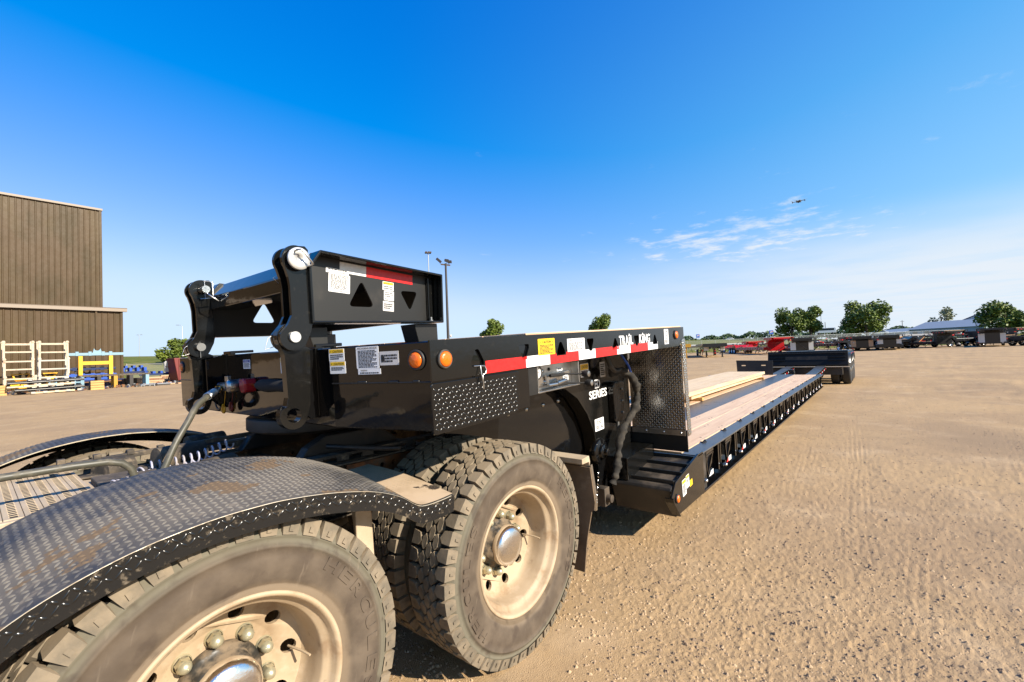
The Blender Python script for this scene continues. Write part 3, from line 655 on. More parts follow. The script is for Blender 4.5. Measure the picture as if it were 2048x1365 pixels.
# grey air pipe along the walkway, coiled electric and air lines
b = MB(); b.tube([(-2.3, 1.10, 1.115), (-1.70, 1.08, 1.115), (-1.50, 1.08, 1.116), (-1.40, 1.08, 1.112), (-1.355, 1.08, 1.098), (-1.325, 1.08, 1.07), (-1.312, 1.08, 1.03), (-1.31, 1.08, .94)], .0145, 12); build('air_pipe', b, 'hose_rubber', truck, TM)
def coil(p, q_, turns, r, t, m):
    p, q_ = Vector(p), Vector(q_); d = (q_ - p).normalized(); u = d.cross(Vector((0, 0, 1))).normalized(); w_ = u.cross(d); n = turns * 14; b = MB()
    b.tube([p + (q_ - p) * (k / n) + (u * math.cos(k * 2 * math.pi / 14) + w_ * math.sin(k * 2 * math.pi / 14)) * r - Vector((0, 0, .02 * math.sin(math.pi * k / n))) for k in range(n + 1)], t, 6); return build('coiled_line', b, m, truck, TM)
coil((-1.37, 1.16, .995), (-1.25, 1.22, 1.03), 7, .024, .0042, 'coil'); coil((-1.22, 1.28, 1.025), (-.86, 1.32, 1.075), 11, .026, .0045, 'coil')
coil((-1.28, 1.36, .99), (-1.10, 1.40, 1.02), 5, .026, .0045, 'rubber')
b = MB()
for k in range(70): x = -1.35 + .5 * random.random(); y = .98 + .6 * random.random(); b.box(x, x + .02, y, y + .03, .945, .965 + .01 * random.random())
build('tread_chain', b, 'rust', truck, TM, stuff=True)

# ================================================================== lowbed trailer
GX = Vector((.99923, -.0008, .0392)).normalized(); GY = Vector((.0008, 1, 0)).normalized(); GZ = GX.cross(GY)
GO = Vector((1.131, 1.30, 1.560))
GM = Matrix(((GX.x, GY.x, GZ.x, GO.x), (GX.y, GY.y, GZ.y, GO.y), (GX.z, GY.z, GZ.z, GO.z), (0, 0, 0, 1)))
trailer = thing('lowbed_trailer', 'black detachable gooseneck lowbed trailer with wooden deck, hitched to the dusty truck', 'trailer', (9.5, 2.55, 0))
def gside(x, z, y=0.0): return GM @ plane_M((x, y, z), (1, 0, 0), (0, 0, 1))       # decal plane on faces looking towards -y
def gfront(y, z, x): return GM @ plane_M((x, y, z), (0, -1, 0), (0, 0, 1))         # decal plane on faces looking towards -x

# --- gooseneck body
b = MB(); b.prism([(.006, .012), (-.1, .52), (-.1, 2.06), (-.088, 2.572), (.62, 2.572), (.62, .012)], -.345, -.002, axis='z'); body = build('gooseneck_body', b, 'black_gloss', trailer, GM, bevel=.006)
b = MB(); b.tube([(.004, .008, -.157), (-.1022, .52, -.157)], .0035, 6); b.tube([(-.1022, 2.06, -.157), (-.0895, 2.572, -.157)], .0035, 6); build('weld_seam', b, 'black_satin', body, GM)
for x0, x1 in ((.30, .40), (.10, .16), (.62, .72)):
    t0, t1 = x0, x1; b = MB(); p = Vector((.004 - .104 * t0, .012 + .508 * t0, -.154)); q_ = Vector((.004 - .104 * t1, .012 + .508 * t1, -.154)); b.bar(p, q_, .010, .012); build('weld_bead', b, 'black_satin', body, GM, bevel=.004)
b = MB(); b.box(-.098, -.082, .70, 1.80, -.20, -.13); build('cable_mount', b, 'black_satin', body, GM, bevel=.004)

def teardrop(cx, cz, up_, wd=.078, ht=.068):
    s = 1 if up_ else -1
    return rounded([(cx - wd / 2, cz - s * ht / 2), (cx + wd / 2, cz - s * ht / 2), (cx + wd / 2, cz - s * (ht / 2 - .018)), (cx + .010, cz + s * ht / 2), (cx - .010, cz + s * ht / 2), (cx - wd / 2, cz - s * (ht / 2 - .018))], .013, 3)
drops = [(.254, -.081, True), (.578, -.076, False), (.898, -.078, True), (1.216, -.072, False), (1.54, -.082, True), (1.868, -.076, False), (2.203, -.080, True), (2.53, -.075, False)][:7]
holes = [teardrop(*d) for d in drops]
for mir in (False, True):
    b = MB(); b.prism([(0, -.1545), (2.72, -.1575), (2.857, -.10), (2.857, 0), (0, 0)], .0, .010, holes); b.box(.62, 2.857, .0105, .075, -.010, -.0005); b.box(.62, 2.72, .0105, .075, -.1545, -.1445)
    if mir: b.v = [(x, 2.584 - y, z) for x, y, z in b.v]
    o = build('side_rail', b, 'black_paint', trailer, GM, bevel=.002)
    if not mir: rail = o
for k in range(9):
    b = MB(); y0 = .02 + k * .2835; b.box(.625, 2.85, y0, y0 + .279, .000, .010); build('neck_plank', b, 'deck_wood', trailer, GM, bevel=.003)
for k in range(7):
    x = .78 + k * .32; b = MB(); b.box(x - .03, x + .03, .08, 2.50, -.15, -.012); build('neck_crossmember', b, 'black_satin', trailer, GM)
for mir in (False, True):
    b = MB(); w_ = [(.5, -.013), (2.785, -.013), (2.785, -1.30), (2.08, -1.30), (2.10, -1.10), (2.10, -.95), (2.06, -.78), (1.97, -.62), (1.84, -.48), (1.68, -.39), (1.5, -.346), (.5, -.346)]
    b.prism(w_, .50, .52)
    fl_ = w_[3:12]
    fl3 = MB()
    for p, q_ in zip(fl_, fl_[1:]): fl3.bar((p[0], .535, p[1] - .006), (q_[0], .535, q_[1] - .006), .11, .014, upv=(0, 1, 0) if 0 else (0, 0, 1))
    if mir: b.v = [(x, 2.584 - y, z) for x, y, z in b.v]
    o = build('neck_beam', b, 'black_paint', trailer, GM, bevel=.002)
    b = fl3
    if mir: b.v = [(x, 2.584 - y, z) for x, y, z in b.v]
    build('beam_flange', b, 'black_paint', o, GM)
    if not mir: beam = o
b = MB(); b.box(2.1, 2.78, .53, 2.05, -1.25, -.35); b.box(.7, 2.1, .9, 1.7, -.33, -.16); build('neck_core', b, 'black_satin', trailer, GM, bevel=.01)
b = MB(); b.prism([(.54, -.335), (2.11, -.335), (2.11, -1.02), (1.15, -.92), (.62, -.60)], .60, .612); ap = build('neck_apron', b, 'black_gloss', trailer, GM)
for x in (1.15, 1.35, 1.55, 1.75, 1.95):
    b = MB(); b.lathe([(.0005, .588), (.012, .59), (.016, .60)], 10, (x, 0, -.50)); build('bolt', b, 'zinc', ap, GM)
b = MB(); b.lathe([(0, .40), (.030, .40), (.034, .41), (.034, .43), (.055, .435), (.06, .445), (.06, .46), (.095, .465), (.105, .48), (.105, .50)], 40, (2.13, 0, -.955)); b.prism([(2.09, -1.28), (2.26, -1.28), (2.26, -.96), (2.20, -.88), (2.12, -.86), (2.09, -.95)], .48, .4995); build('pivot_boss', b, 'black_gloss', beam, GM, bevel=.003)
b = MB(); b.prism([(2.24, -1.02), (2.80, -1.02), (2.80, -1.16), (2.24, -1.20)], .30, .49); build('lock_arm', b, 'black_paint', trailer, GM, bevel=.006)
b = MB(); b.box(2.02, 2.10, .40, .62, -1.36, -1.22); b.cyl((2.06, .36, -1.30), (2.06, .66, -1.30), .03, 12); b.box(2.0, 2.5, .50, 2.08, -1.40, -1.30); build('hook_shoe', b, 'black_dirty', trailer, GM, bevel=.004)
# lower diamond panel at the front corner
b = MB(); b.prism(rounded([(-.004, -.163), (.527, -.163), (.524, -.320), (.49, -.352), (-.004, -.357)], .012, 3), .001, .010); dp = build('diamond_panel', b, 'diamond_black', trailer, GM, bevel=.002)
b = MB(); lozenges(b, lambda s, t, h: (s, .001 - h, t), .004, .520, -.350, -.168, .0187, .0215, .0072, .0030); build('raised_tread', b, 'diamond_black_lug', dp, GM, stuff=True, fix=False)
# R-clip hanging from the first rail opening
b = MB(); b.tube([(.225, -.004, -.116), (.262, -.006, -.117), (.284, -.010, -.120), (.292, -.012, -.135), (.285, -.012, -.150), (.268, -.012, -.156), (.266, -.012, -.20), (.268, -.012, -.215)], .0028, 8); b.tube([(.262, -.006, -.117), (.258, -.014, -.15), (.262, -.016, -.18), (.268, -.014, -.200), (.268, -.012, -.215)], .0028, 8); build('safety_clip', b, 'zinc', rail, GM)

# --- lettering and decals on the rail
# tape pieces are cut round the openings
def tape_cut(x0, x1, z0, z1, m):
    poly = [(x0 + .001, z0), (x1 - .001, z0)]; top = []
    for cx, cz, up_ in drops:
        lo = cz - .034 - .004
        if x0 < cx < x1:
            hw = .045 if up_ else .016
            if lo < z1: top += [(cx - hw - .006, z1), (cx - hw, lo), (cx + hw, lo), (cx + hw + .006, z1)]
        elif abs(cx - x0) < .05 and up_: poly[0] = (x0 + .001, z0)
    poly += [(x1 - .001, z1)] + [p for p in reversed(top)] + [(x0 + .001, z1)]
    b = MB(); b.prism(poly, -.0012, 0.0); build('reflective_tape', b, m, rail, GM)
TS = [(.300, .585), (.585, .79), (.79, 1.075), (1.075, 1.27), (1.27, 1.555), (1.555, 1.76), (1.76, 2.06), (2.06, 2.25)]
for k, (x0, x1) in enumerate(TS): tape_cut(x0, x1, -.1535, -.100, 'tape_red' if k % 2 == 0 else 'tape_white')
decal('caution_decal', rail, gside(.691, -.104, -.0003), .148, .082, 'yellow_vinyl', title=[('CAUTION', .25, .77, .72, .88)], lines=(.64, .08, 7), seed=1, warn=2, label='yellow caution decal on the side rail')
decal('procedure_decal', rail, gside(.962, -.1015, -.0003), .185, .070, 'white_vinyl', title=[('OPERATING PROCEDURE', .07, .93, .82, .92)], lines=(.72, .08, 8), seed=2, tcol='ink_grey', label='white operating procedure decal on the side rail')
b = MB()
for tx_, x0, x1 in (('T', 1.594, 1.636), ('R', 1.642, 1.684), ('A', 1.687, 1.735), ('L', 1.768, 1.806), ('K', 1.914, 1.962), ('N', 1.995, 2.045), ('G', 2.051, 2.103)): put_text(b, tx_, x0, x1, -.0985, -.036, .0014, 0, .028, depth=.0013)
for x in (1.741, 1.968): b.box(x, x + .019, -.0985, -.050, 0, .0014); b.prism([(x - .004, -.043), (x + .023, -.043), (x + .0095, -.024)], 0, .0014, axis='z')
b.lathe([(.0025, .0014), (.004, .0014)], 12, (2.112, -.040, 0), axis='z')
build('brand_lettering', b, 'white_vinyl', rail, gside(0, 0, -.0002), fix=False)['label'] = 'large white maker lettering on the side rail'
def seal(mb):
    mb.prism(circle(.045, .055, .018, 16), .0012, .0018, [circle(.045, .055, .012, 12)], m=2, axis='z')
    mb.box(.030, .060, .092, .102, .0012, .0018, 2); mb.prism([(.034, .104), (.056, .104), (.056, .114), (.045, .108), (.034, .114)], .0012, .0018, m=2, axis='z')
decal('crest_decal', rail, gside(2.395, -.128, -.0003), .090, .118, 'white_vinyl', lines=(.30, .05, 3), seed=3, extra=seal, label='white crest decal near the rear of the rail')
def lamp(parent, M, r=.030, rim=.037):
    b = MB(); b.lathe([(rim, 0), (rim + .001, -.006), (rim - .003, -.011), (r + .001, -.010), (r, -.006)], 32, m=1); b.lathe([(r, -.007), (r * .97, -.013), (r * .6, -.017), (.0004, -.018)], 28, m=0)
    return build('marker_lamp', b, ['amber', 'rubber'], parent, M)
lamp(rail, GM @ Matrix.Translation((.068, -.0005, -.075))); lamp(rail, GM @ Matrix.Translation((2.652, -.0005, -.062)))
WD = Vector((.106, -.508, 0)).normalized(); 
def gwing(t, z, off=.0006):  # t = distance inboard from the outer corner along the swept front face
    p = Vector((.006, .012, z)) - WD * t; nn = WD.cross(Vector((0, 0, 1))); p += nn * off
    return GM @ plane_M(p, WD, (0, 0, 1))
lamp(body, gwing(.060, -.072) @ Matrix.Rotation(R_(-90), 4, 'X'), .030, .040)
decal('caution_decal', body, gwing(.530, -.062), .090, .052, 'white_vinyl', (.30, 'yellow_vinyl'), [('CAUTION', .28, .90, .70, .89)], (.58, .12, 3), 4, warn=1)
decal('caution_decal', body, gwing(.528, -.115), .092, .052, 'white_vinyl', (.30, 'yellow_vinyl'), [('CAUTION', .28, .90, .70, .89)], (.56, .25, 3), 5, warn=1)
decal('anchoring_decal', body, gwing(.372, -.098), .122, .090, 'white_vinyl', None, [('ANCHORING DEVICES', .06, .94, .88, .965)], (.84, .04, 13), 6)
decal('warning_decal', body, gwing(.366, -.121), .122, .0225, 'white_vinyl', None, [('WARNING', .12, .42, .55, .85)], (.42, .08, 1), 7)
def qr(mb): mb.box(.008, .026, .016, .036, .0012, .0016, 3)
decal('model_decal', body, gwing(.246, -.087), .098, .055, 'grey_vinyl', None, None, (.80, .18, 3), 8, extra=qr)
decal('notice_decal', body, gfront(1.912, -.107, -.1006), .088, .074, 'white_vinyl', (.28, 'blue_ink'), [('NOTICE', .25, .75, .73, .90)], (.62, .15, 4), 9, tcol='white_vinyl')
decal('notice_decal', body, gfront(1.436, -.086, -.1006), .09, .050, 'white_vinyl', (.28, 'blue_ink'), [('NOTICE', .25, .75, .73, .90)], (.62, .12, 4), 10, tcol='white_vinyl')
decal('caution_decal', body, gfront(.99, -.112, -.1006), .10, .078, 'white_vinyl', (.28, 'yellow_vinyl'), [('CAUTION', .28, .9, .72, .90)], (.62, .12, 4), 11, warn=1)
Ml = GM @ plane_M((-.0884 - .0006 + .003, 2.512, -.067), (-.023, -1, 0), (0, 0, 1)) @ Matrix.Rotation(R_(-90), 4, 'X'); lamp(body, Ml, .030, .040)

# --- front hitch lugs
def arc(c, r, a0, a1, n=14): return [(c[0] + r * math.cos(R_(a0 + (a1 - a0) * k / n)), c[1] + r * math.sin(R_(a0 + (a1 - a0) * k / n))) for k in range(n + 1)]
cb, cm_, ct = (-.234, -.275), (-.224, .050), (-.195, .374)
low = arc(cb, .058, 150, 325) + [(-.176, -.285), (-.162, -.24), (-.150, -.05), (-.150, .0)] + arc(cm_, .060, -38, 205) + [(-.258, -.02), (-.254, -.20), (-.262, -.235)]
upp = arc(cm_, .058, 165, 335) + [(-.150, .07), (-.142, .105), (-.142, .420), (-.155, .434)] + arc(ct, .060, 78, 215) + [(-.233, .30), (-.228, .26), (-.228, .14), (-.245, .105)]
H1, H2, H3 = circle(cb[0], cb[1], .030, 24), circle(cm_[0], cm_[1], .023, 20), circle(ct[0], ct[1], .023, 20)
MIRY = 2.37
ext = None
def side_y(y, mir): return MIRY - y if mir else y
def mirb(b, mir):
    if mir: b.v = [(x, MIRY - y, z) for x, y, z in b.v]
    return b
for mir in (False, True):
    b = MB(); b.prism(low, .600, .640, [H1, H2]); b.box(-.104, -.062, .6405, .70, -.30, .003); build('hitch_lug', mirb(b, mir), 'black_paint', trailer, GM, bevel=.004)
    b = MB(); b.prism([(-.20, -.02), (-.10, .0), (-.06, .0), (-.06, -.31), (-.13, -.31), (-.20, -.24)], .660, .672); b.prism([(-.10, -.18), (-.098, .018), (.03, .018), (.03, .003), (-.07, .003)], .645, .75); build('gusset', mirb(b, mir), 'black_gloss', trailer, GM, bevel=.003)
    b = MB(); b.cyl((cm_[0], .565, cm_[1]), (cm_[0], .70, cm_[1]), .0225, 28); b.tube([(cm_[0] - .03, .66, cm_[1] - .03), (cm_[0] - .085, .66, cm_[1] - .045), (cm_[0] - .07, .66, cm_[1] + .0), (cm_[0] - .05, .66, cm_[1] + .015)], .002, 6); build('hinge_pin', mirb(b, mir), 'zinc_matte' if not mir else 'zinc', trailer, GM, bevel=.002)
    # folded-back neck extension
    b = MB(); b.prism(upp, .578, .596, [H2, H3]); b.prism(upp, .650, .668, [H2, H3]); build('extension_lug', mirb(b, mir), 'black_paint', trailer, GM, bevel=.003)
    outl = [(-.150, .105), (-.150, .350), (-.095, .424), (.612, .368), (.600, .100)]
    t1 = rounded([(.070, .188), (.214, .186), (.150, .318)], .030, 5); t2 = rounded([(.375, .276), (.492, .274), (.434, .168)], .026, 5)
    b = MB(); b.prism(outl, .640, .649, [t1, t2]); pan = build('extension_panel', mirb(b, mir), 'black_satin', trailer, GM)
    b = MB(); o2 = outl
    cx, cz = .23, .24
    inn = [(-.139, .116), (-.139, .345), (-.090, .412), (.600, .357), (.589, .111)]
    b.prism(o2, .560, .6395, [inn]); build('panel_flange', mirb(b, mir), 'black_paint', trailer, GM, bevel=.004)
    b = MB(); b.prism([(.545, .112), (.585, .112), (.590, .352), (.552, .355)], .632, .6398); b.tube([(.556, .628, .115), (.562, .628, .352)], .004, 6); build('panel_stiffener', mirb(b, mir), 'black_paint', trailer, GM)
    b = MB(); b.cyl((.555, .612, .111), (.555, .612, .135), .007, 8); b.cyl((.555, .612, .111), (.555, .612, .118), .013, 6); build('bolt', mirb(b, mir), 'zinc', trailer, GM)
    b = MB(); b.prism([(.425, .098), (.585, .098), (.585, .0), (.45, .0)], .60, .72); build('rest_foot', mirb(b, mir), 'black_satin', trailer, GM, bevel=.004)
    if not mir: b = MB(); b.prism([(-.13, .095), (-.03, .095), (-.03, .001), (-.10, .001)], .66, .78); build('rest_foot', b, 'black_satin', trailer, GM, bevel=.004)
    if not mir:
        PM = GM @ Matrix.Translation((0, .640, 0))
        k_ = Vector((1, 0, -.085)).normalized()
        def gpan(x, z): return GM @ plane_M((x, .6398, z), k_, k_.cross(Vector((0, 1, 0))) * 1 if 0 else Vector((.085, 0, 1)).normalized())
        decal('anchoring_decal', pan, gpan(-.026, .256), .108, .086, 'white_vinyl', None, [('ANCHORING DEVICES', .06, .94, .03, .11)], (.97, .16, 12), 12, flip=True, tcol='ink_grey')
        decal('warning_decal', pan, gpan(-.032, .344), .114, .022, 'white_vinyl', None, [('WARNING', .58, .90, .15, .45)], (.95, .6, 1), 13, flip=True, tcol='ink_grey')
        decal('caution_decal', pan, gpan(.268, .276), .066, .044, 'white_vinyl', (.30, 'yellow_vinyl'), [('CAUTION', .10, .66, .70, .89)], (.55, .1, 2), 14, flip=True)
        decal('caution_decal', pan, gpan(.272, .224), .060, .048, 'white_vinyl', None, [('CAUTION', .10, .66, .06, .26)], (.92, .35, 3), 15, flip=True)
        decal('model_decal', pan, gpan(.262, .170), .066, .050, 'grey_vinyl', None, None, (.8, .2, 3), 16)
        for x0, x1, m in ((.036, .178, 'tape_white'), (.178, .462, 'tape_red')):
            b = MB(); b.box(0, x1 - x0 - .001, 0, .050, 0, .0011); build('reflective_tape', b, m, pan, gpan(x0, .347 - .085 * (x0 - .036)))
        # zinc pin disc with its handle
        b = MB(); b.lathe([(.0005, .553), (.012, .553), (.014, .549), (.045, .549), (.047, .552), (.047, .560), (.044, .562)], 40, (ct[0], 0, ct[1])); disc = build('pin_disc', b, 'zinc_matte', trailer, GM)
        b = MB(); b.tube([(ct[0] - .020, .552, ct[1] + .028), (ct[0] - .020, .525, ct[1] + .030), (ct[0] - .004, .520, ct[1] + .032), (ct[0] + .036, .520, ct[1] - .014), (ct[0] + .042, .522, ct[1] - .024), (ct[0] + .036, .530, ct[1] - .030), (ct[0] + .028, .552, ct[1] - .030)], .0045, 10); build('pin_handle', b, 'zinc', disc, GM)
        b = MB(); b.tube([(-.205, .70, .33), (-.24, .70, .31), (-.215, .70, .285), (-.19, .70, .30)], .0016, 6); build('wire_clip', b, 'zinc', trailer, GM)
    else:
        b = MB(); b.cyl((ct[0], MIRY - .60, ct[1]), (ct[0], MIRY - .74, ct[1]), .020, 24); b.cyl((ct[0], MIRY - .60, ct[1]), (ct[0], MIRY - .59, ct[1]), .02, 20); build('lock_pin', b, 'chrome', trailer, GM, bevel=.002)
        b = MB(); y = MIRY - .72; b.tube([(ct[0], y, ct[1] + .05), (ct[0], y, ct[1] - .055), (ct[0] - .03, y - .02, ct[1] - .055), (ct[0] + .03, y - .03, ct[1] - .05), (ct[0] + .03, y - .03, ct[1] + .04), (ct[0] - .01, y - .02, ct[1] + .045)], .0022, 6); build('wire_clip', b, 'zinc', trailer, GM)
        b = MB(); y = MIRY - .68; b.tube([(cm_[0], y, cm_[1] + .03), (cm_[0], y, cm_[1] - .06)], .0025, 6); build('cotter_pin', b, 'zinc', trailer, GM)
# cross beam between the lugs, rear cross and top plate of the extension
b = MB(); b.prism([(-.155, .262), (-.155, .335), (-.085, .415), (-.01, .415), (-.01, .262)], .670, MIRY - .670); build('extension_beam', b, 'black_gloss', trailer, GM, bevel=.006)
b = MB(); b.box(.55, .585, .65, MIRY - .65, .12, .35); b.box(.0, .55, .66, MIRY - .66, .345, .352); build('extension_crossmember', b, 'black_satin', trailer, GM)
b = MB(); b.tube([(-.158, 1.62, .33), (-.20, 1.60, .335), (-.205, 1.585, .345), (-.20, 1.56, .33), (-.158, 1.56, .30)], .004, 6); build('hook', b, 'zinc', trailer, GM)

# --- air and hydraulic couplings on the front plate
Y1 = 1.83
b = MB(); b.lathe([(.0005, -.150), (.026, -.150), (.030, -.146), (.034, -.135), (.034, -.118), (.02, -.10)], 28, (0, 1.84, -.178), axis='x'); b.box(-.14, -.12, 1.87, 1.93, -.195, -.160); b.bar((-.13, 1.84, -.19), (-.13, 1.91, -.215), .014, .02); g1 = build('glad_hand', b, 'stainless', body, GM, bevel=.002)
b = MB(); b.lathe([(.0005, -.152), (.022, -.152), (.024, -.150)], 24, (0, 1.84, -.178), axis='x'); build('seal_ring', b, 'rubber', g1, GM)
b = MB(); b.prism([(1.765, -.155), (1.70, -.155), (1.69, -.18), (1.70, -.205), (1.765, -.205), (1.775, -.18)], -.15, -.101, axis='x'); build('glad_hand_base', b, 'blue_cast', body, GM, bevel=.008)
b = MB(); b.cyl((-.16, 1.60, -.182), (-.16, 1.50, -.176), .026, 20); b.cyl((-.16, 1.50, -.176), (-.16, 1.42, -.172), .020, 18); b.lathe([(.0005, -.205), (.024, -.204), (.034, -.195), (.036, -.14), (.03, -.12)], 26, (0, 1.40, -.172), axis='x'); b.box(-.17, -.15, 1.48, 1.52, -.15, -.12); g2 = build('glad_hand', b, 'stainless', body, GM, bevel=.002)
b = MB(); b.prism([(1.345, -.135), (1.28, -.135), (1.268, -.16), (1.275, -.205), (1.33, -.212), (1.348, -.175)], -.165, -.101, axis='x'); build('glad_hand_base', b, 'red_cast', body, GM, bevel=.010)
b = MB(); b.tube([(-.12, 1.27, -.172), (-.12, 1.22, -.172)], .012, 10); build('pipe_nipple', b, 'brass', body, GM)
b = MB(); b.tube([(-.12, 1.22, -.172), (-.12, 1.17, -.17), (-.12, 1.10, -.172), (-.12, 1.0, -.17), (-.12, .85, -.172)], [.018, .030, .034, .030, .030], 12); build('hose_boot', b, 'groove', body, GM)
for y, m, z in ((1.70, 'yellow_plastic', -.318), (1.585, 'maroon', -.300)):
    b = MB(); b.lathe([(.0005, -.130), (.022, -.130), (.026, -.126), (.026, -.120), (.0005, -.118)], 20, (0, y, z), axis='x'); b.bar((-.13, y - .01, z - .005), (-.13, y - .02, z + .03), .012, .01); b.tube([(-.125, y - .02, z + .03), (-.13, y - .05, z + .06), (-.125, y - .055, z + .11)], .0022, 6); build('dust_cap', b, m, body, GM)
b = MB(); b.lathe([(.040, -.1015), (.040, -.103), (.055, -.103), (.055, -.1015)], 28, (0, 1.85, -.285), axis='x'); build('hole_ring', b, 'black_satin', body, GM)

# --- control box under the rail
b = MB(); b.box(.690, 1.092, .012, .34, -.292, -.284); b.box(.690, 1.092, .060, .066, -.284, -.160); b.box(.690, .696, .012, .34, -.284, -.160); b.box(1.084, 1.092, .012, .34, -.284, -.160); cbx = build('control_box', b, 'stainless', trailer, GM, bevel=.0015)
b = MB(); b.box(.60, .689, .013, .34, -.292, -.158); build('box_side', b, 'black_satin', trailer, GM)
b = MB(); b.prism([(.70, -.218), (1.03, -.205), (1.03, -.262), (.70, -.262)], .040, .046); build('valve_plate', b, 'aluminium', cbx, GM, bevel=.001)
b = MB(); b.lathe([(.0005, .034), (.030, .034)], 30, (.722, 0, -.190), m=0); b.lathe([(.030, .032), (.035, .030), (.037, .034), (.037, .056)], 30, (.722, 0, -.190), m=1); b.box(.715, .729, .0325, .0335, -.192, -.188, 2); build('pressure_gauge', b, ['grey_vinyl', 'rubber', 'ink'], cbx, GM)
for x, z in ((.80, -.190), (.86, -.185), (.735, -.270), (1.02, -.215)):
    b = MB(); b.lathe([(.0005, .055), (.008, .055), (.010, .058)], 14, (x, 0, z)); build('port', b, 'groove' if x != .80 else 'zinc', cbx, GM)
b = MB(); b.cyl((.80, .03, -.245), (.80, .05, -.245), .012, 12); b.cyl((.79, .02, -.262), (.86, .012, -.262), .009, 10); b.cyl((.86, .012, -.258), (.93, .012, -.252), .012, 10); b.prism([(.78, -.21), (.80, -.21), (.815, -.26), (.80, -.265)], .028, .036); build('valve_fitting', b, 'zinc', cbx, GM)
decal('tag_decal', cbx, gside(.935, -.203, .0595), .055, .022, 'white_vinyl', None, None, (.8, .2, 1), 17); decal('tag_decal', cbx, gside(.96, -.258, .0395), .055, .030, 'white_vinyl', None, None, (.9, .1, 3), 18)
for x, z in ((1.050, -.228), (1.078, -.280)):
    b = MB(); b.cyl((x - .13, .005, z + .012), (x, -.035, z), .005, 8, 1); b.lathe([(.015, -.035), (.019, -.045), (.019, -.068), (.016, -.072)], 24, (x, 0, z), m=1); b.lathe([(.0005, -.0735), (.010, -.0735), (.0155, -.072)], 24, (x, 0, z), m=0); b.cyl((x - .24, .02, z + .013), (x - .13, .005, z + .012), .009, 8, 1); build('control_lever', b, ['stainless', 'groove'], cbx, GM)
# --- lettering, valves and hose bundle beside the neck beam
b = MB(); put_text(b, 'ED', 2.145, 2.235, -.455, -.385, .0014, 0, .028, depth=.0013); put_text(b, 'SERIES', 2.045, 2.345, -.535, -.468, .0014, 0, .022, depth=.0013); build('series_lettering', b, 'white_vinyl', beam, gside(0, 0, .4995), fix=False)['label'] = 'white series lettering on the neck beam'
decal('side_load_decal', beam, gside(2.11, -.800, .4995), .150, .098, 'white_vinyl', None, [('DO NOT', .2, .8, .54, .84), ('SIDE LOAD', .1, .9, .14, .44)], 0, 19)
decal('caution_decal', beam, gside(1.93, -.345, .4995), .13, .105, 'white_vinyl', (.42, 'yellow_vinyl'), [('CAUTION', .2, .9, .66, .86)], (.5, .1, 4), 20)
decal('chart_decal', beam, gside(2.25, -.375, .4995), .09, .125, 'grey_vinyl', None, None, (.9, .1, 6), 21)
b = MB(); b.prism(rrect(2.36, 2.56, -.78, -.43, .04, 5), .44, .498); vb = build('valve_cover', b, 'black_gloss', trailer, GM, bevel=.008)
for z in (-.50, -.60, -.70):
    c = MB(); c.lathe([(.0005, .428), (.009, .43), (.011, .44)], 6, (2.50, 0, z), sm=False); build('bolt', c, 'zinc', vb, GM)
pts = [(2.30, .44, -.34), (2.38, .36, -.335), (2.45, .32, -.38), (2.52, .31, -.47), (2.53, .31, -.56), (2.49, .31, -.64), (2.41, .33, -.72), (2.33, .36, -.80), (2.28, .38, -.90), (2.25, .38, -1.0), (2.22, .38, -1.08), (2.17, .38, -1.16), (2.15, .40, -1.22)]
dn = []
for p, q_ in zip(pts, pts[1:]):
    for k in range(6): t = k / 6; dn.append(Vector(p).lerp(Vector(q_), t))
rs = [.030 + .004 * math.sin(k * 1.9 + 2 * math.sin(k * .31)) + .006 * math.sin(k * .43 + 1) + .004 * math.sin(k * 1.07) for k in range(len(dn))]
b = MB(); b.tube(dn, rs, 14); build('hose_sleeve', b, 'fabric', trailer, GM)
b = MB(); b.tube([(2.40, .40, -.16), (2.42, .37, -.22), (2.46, .34, -.30), (2.47, .33, -.36)], .010, 8); build('blue_line', b, 'blue_wire', trailer, GM)
b = MB(); b.tube([(2.22, .42, -.20), (2.24, .40, -.28), (2.30, .39, -.33), (2.38, .37, -.32)], .020, 10); b.tube([(2.50, .40, -.18), (2.50, .37, -.26), (2.44, .35, -.34)], .012, 8); b.tube([(2.36, .42, -.76), (2.31, .40, -.86), (2.27, .40, -.93)], .014, 8); build('hydraulic_line', b, 'rubber', trailer, GM)
b = MB(); b.cyl((2.52, .37, -.20), (2.52, .37, -.15), .02, 6); b.cyl((2.52, .37, -.24), (2.52, .37, -.2), .014, 12); build('pipe_nipple', b, 'zinc', trailer, GM)

